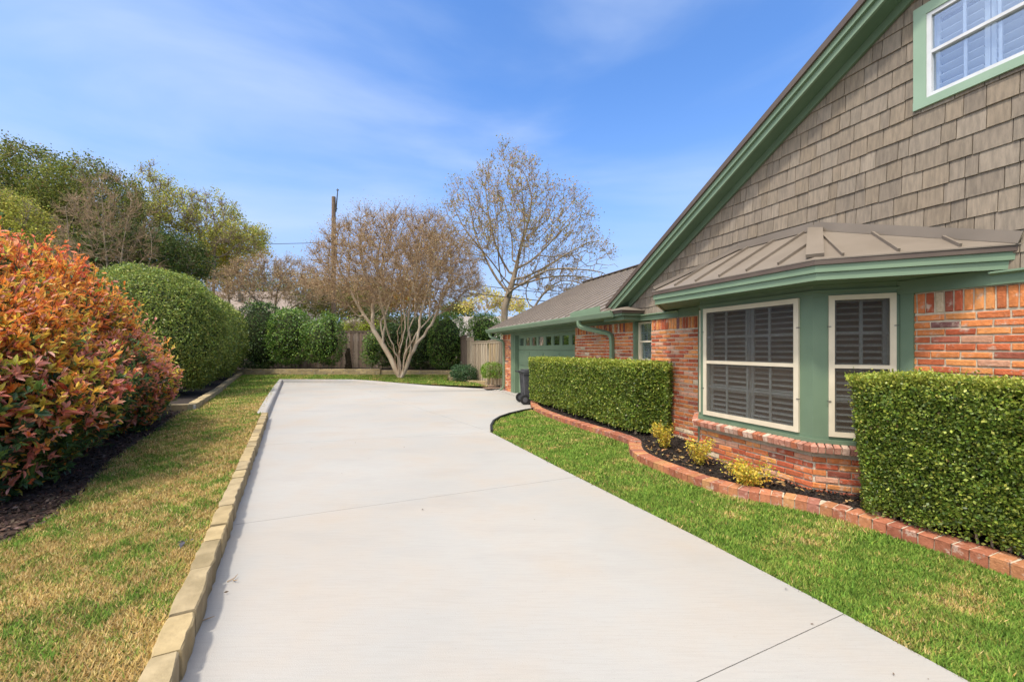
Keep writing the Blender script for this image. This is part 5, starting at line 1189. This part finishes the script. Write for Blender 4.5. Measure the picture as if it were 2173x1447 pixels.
mb = MB(); mb.tube([(-.29, -.24, .93), (-.43, -.24, .97), (-.43, .24, .97), (-.29, .24, .93)], .018, 8, M['rubber']); mb.build('handle', parent=root)
mb = MB(); mb.tube([(-.24, -.34, .14), (-.24, .34, .14)], .012, 6, M['rubber']); mb.build('axle', parent=root)
for y in (-.335, .30):
    mb = MB(); mb.tube([(-.25, y, .145), (-.25, y + .055, .145)], .145, 22, M['rubber']); wl = mb.build('wheel', parent=root); mb = MB(); mb.tube([(-.25, y - .006, .145), (-.25, y + .061, .145)], .075, 16, M['plastic']); mb.build('rim', parent=wl)
tag(root, 'dark grey wheeled bin standing between the garage door and hedge end', 'bin')

# ---------------------------------------------------------------- litter: chips on the mulch, dry leaves, twigs
def chips(name, poly, z, n, cols, ls, label, ymax=12, flat=.35, m='litter', stuff=True):
    xs = [p[0] for p in poly]; ys = [p[1] for p in poly]; y0, y1 = max(min(ys), .8), min(max(ys), ymax)
    y = y0 + (y1 - y0) * rng.random(n * 6) ** 1.7; x = rng.uniform(min(xs), max(xs), n * 6); k = inpoly(x, y, poly); x, y = x[k][:n], y[k][:n]; n = len(x)
    P = np.stack([x, y, np.full(n, z) + rng.random(n) * .018], 1); A = rng.normal(size=(n, 3)); A[:, 2] *= flat
    o = leaves(name, P, A, ls * (.5 + rng.random(n)), palette(n, *cols, jit=.25), M[m], None, wid=.45, up=np.tile([0, 0, 1.0], (n, 1))); tag(o, label, 'mulch', kind='stuff')
bedR = []
for i, p in enumerate(border):
    a, b = Vector(border[max(i - 1, 0)]), Vector(border[min(i + 1, len(border) - 1)]); d = (b - a).normalized(); q = Vector((-d.y, d.x)); q = q if q.dot(Vector((CT, ST))) > 0 else -q; bedR.append((p[0] + q.x * .225, p[1] + q.y * .225))
bedR += [hw(5.25, -2.5), hw(5.25, 11.5)]
chips('mulch_chips', bedR, .09, 26000, ([(.03, .022, .017), (.055, .04, .03), (.018, .014, .012)], [3, 2, 3]), .035, 'dark shredded mulch chips in the bed below the bay window')
bedL = [(-3.0, -3.2), (-3.6, 1.5), (-4.0, 3.28), (-4.1, 3.68), (-4.5, 4.37), (-5.4, 5.67), (-6.3, 7.32), (-7.9, 10.1), (-9.2, 10.4), (-7, 5), (-5, 1.0)]
chips('mulch_chips', bedL, .122, 22000, ([(.10, .06, .04), (.06, .04, .03), (.17, .115, .08), (.03, .022, .018)], [3, 3, 1, 2]), .045, 'brown bark mulch under the photinia hedge')
def litter_leaf(x, y, z, s, c, label, cat='fallen leaf', group=None):
    n = 5; P = np.tile([x, y, z + .004], (n, 1)) + rng.normal(size=(n, 3)) * [.3 * s, .3 * s, .003]; A = rng.normal(size=(n, 3)); A[:, 2] *= .2
    o = leaves('fallen_leaf', P, A, s * (.6 + rng.random(n) * .5), palette(n, [c], [1]), M['litter'], None, wid=.5, rich=True, curl=.15, up=np.tile([0, 0, 1.0], (n, 1))); tag(o, label, cat, group)
LF = ([(.42, .24, .09), (.50, .32, .14), (.33, .18, .07), (.24, .14, .06)], [2, 2, 1, 1])
pb = [hw(4.0, 4.8), hw(4.03, 4.2), hw(4.2, 3.6), hw(4.5, 3.15), hw(4.6, 2.8), hw(4.9, 2.6), hw(4.6, 3.1), hw(4.55, 4.8), hw(4.5, 5.8), hw(4.2, 6.0)]
chips('dry_leaves', pb, .098, 150, LF, .055, 'dry tan leaves scattered on the dark mulch', flat=.25)
chips('dry_leaves', [hw(4.56, 2.9), hw(4.65, -1), hw(4.8, -1), hw(4.8, 2.9)], .10, 90, LF, .08, 'dry tan leaves lying along the foot of the right hedge', flat=.25)
chips('dry_leaves', lawn_right, .02, 60, LF, .045, 'small tan leaves caught in the green lawn', flat=.3)
chips('dry_leaves', drive, .003, 55, ([(.10, .07, .045), (.06, .045, .035), (.16, .11, .07)], [2, 2, 1]), .022, 'tiny dark leaf crumbs scattered on the driveway', ymax=20, flat=.15)
def twig(x, y, z, segs, label):
    mb = MB()
    for s_ in segs: mb.tube([(px, py, .006 + .008 * i) for i, (px, py) in enumerate(s_)], [.0035] * (len(s_) - 1) + [.0015], 5, M['twig'])
    o = mb.build('fallen_twig'); o.location = (x, y, z); tag(o, label, 'twig')
x, y, _ = Gp(495, 1232); twig(x, y, 0, [[(-.03, -.02), (0, .01), (.0, .05)], [(0, .0), (.02, -.02), (.05, -.025)]], 'small forked twig lying on the driveway near the stone kerb')
x, y, _ = Gp(440, 1317); twig(x, y, 0, [[(-.03, -.01), (0, .0), (.035, .012)]], 'short straight twig on the driveway close to the stone kerb')
x, y, _ = Gp(403, 1156, .12); litter_leaf(x, y, .15, .06, (.10, .09, .10), 'dark shrivelled leaf at the grass edge beside the stone kerb')
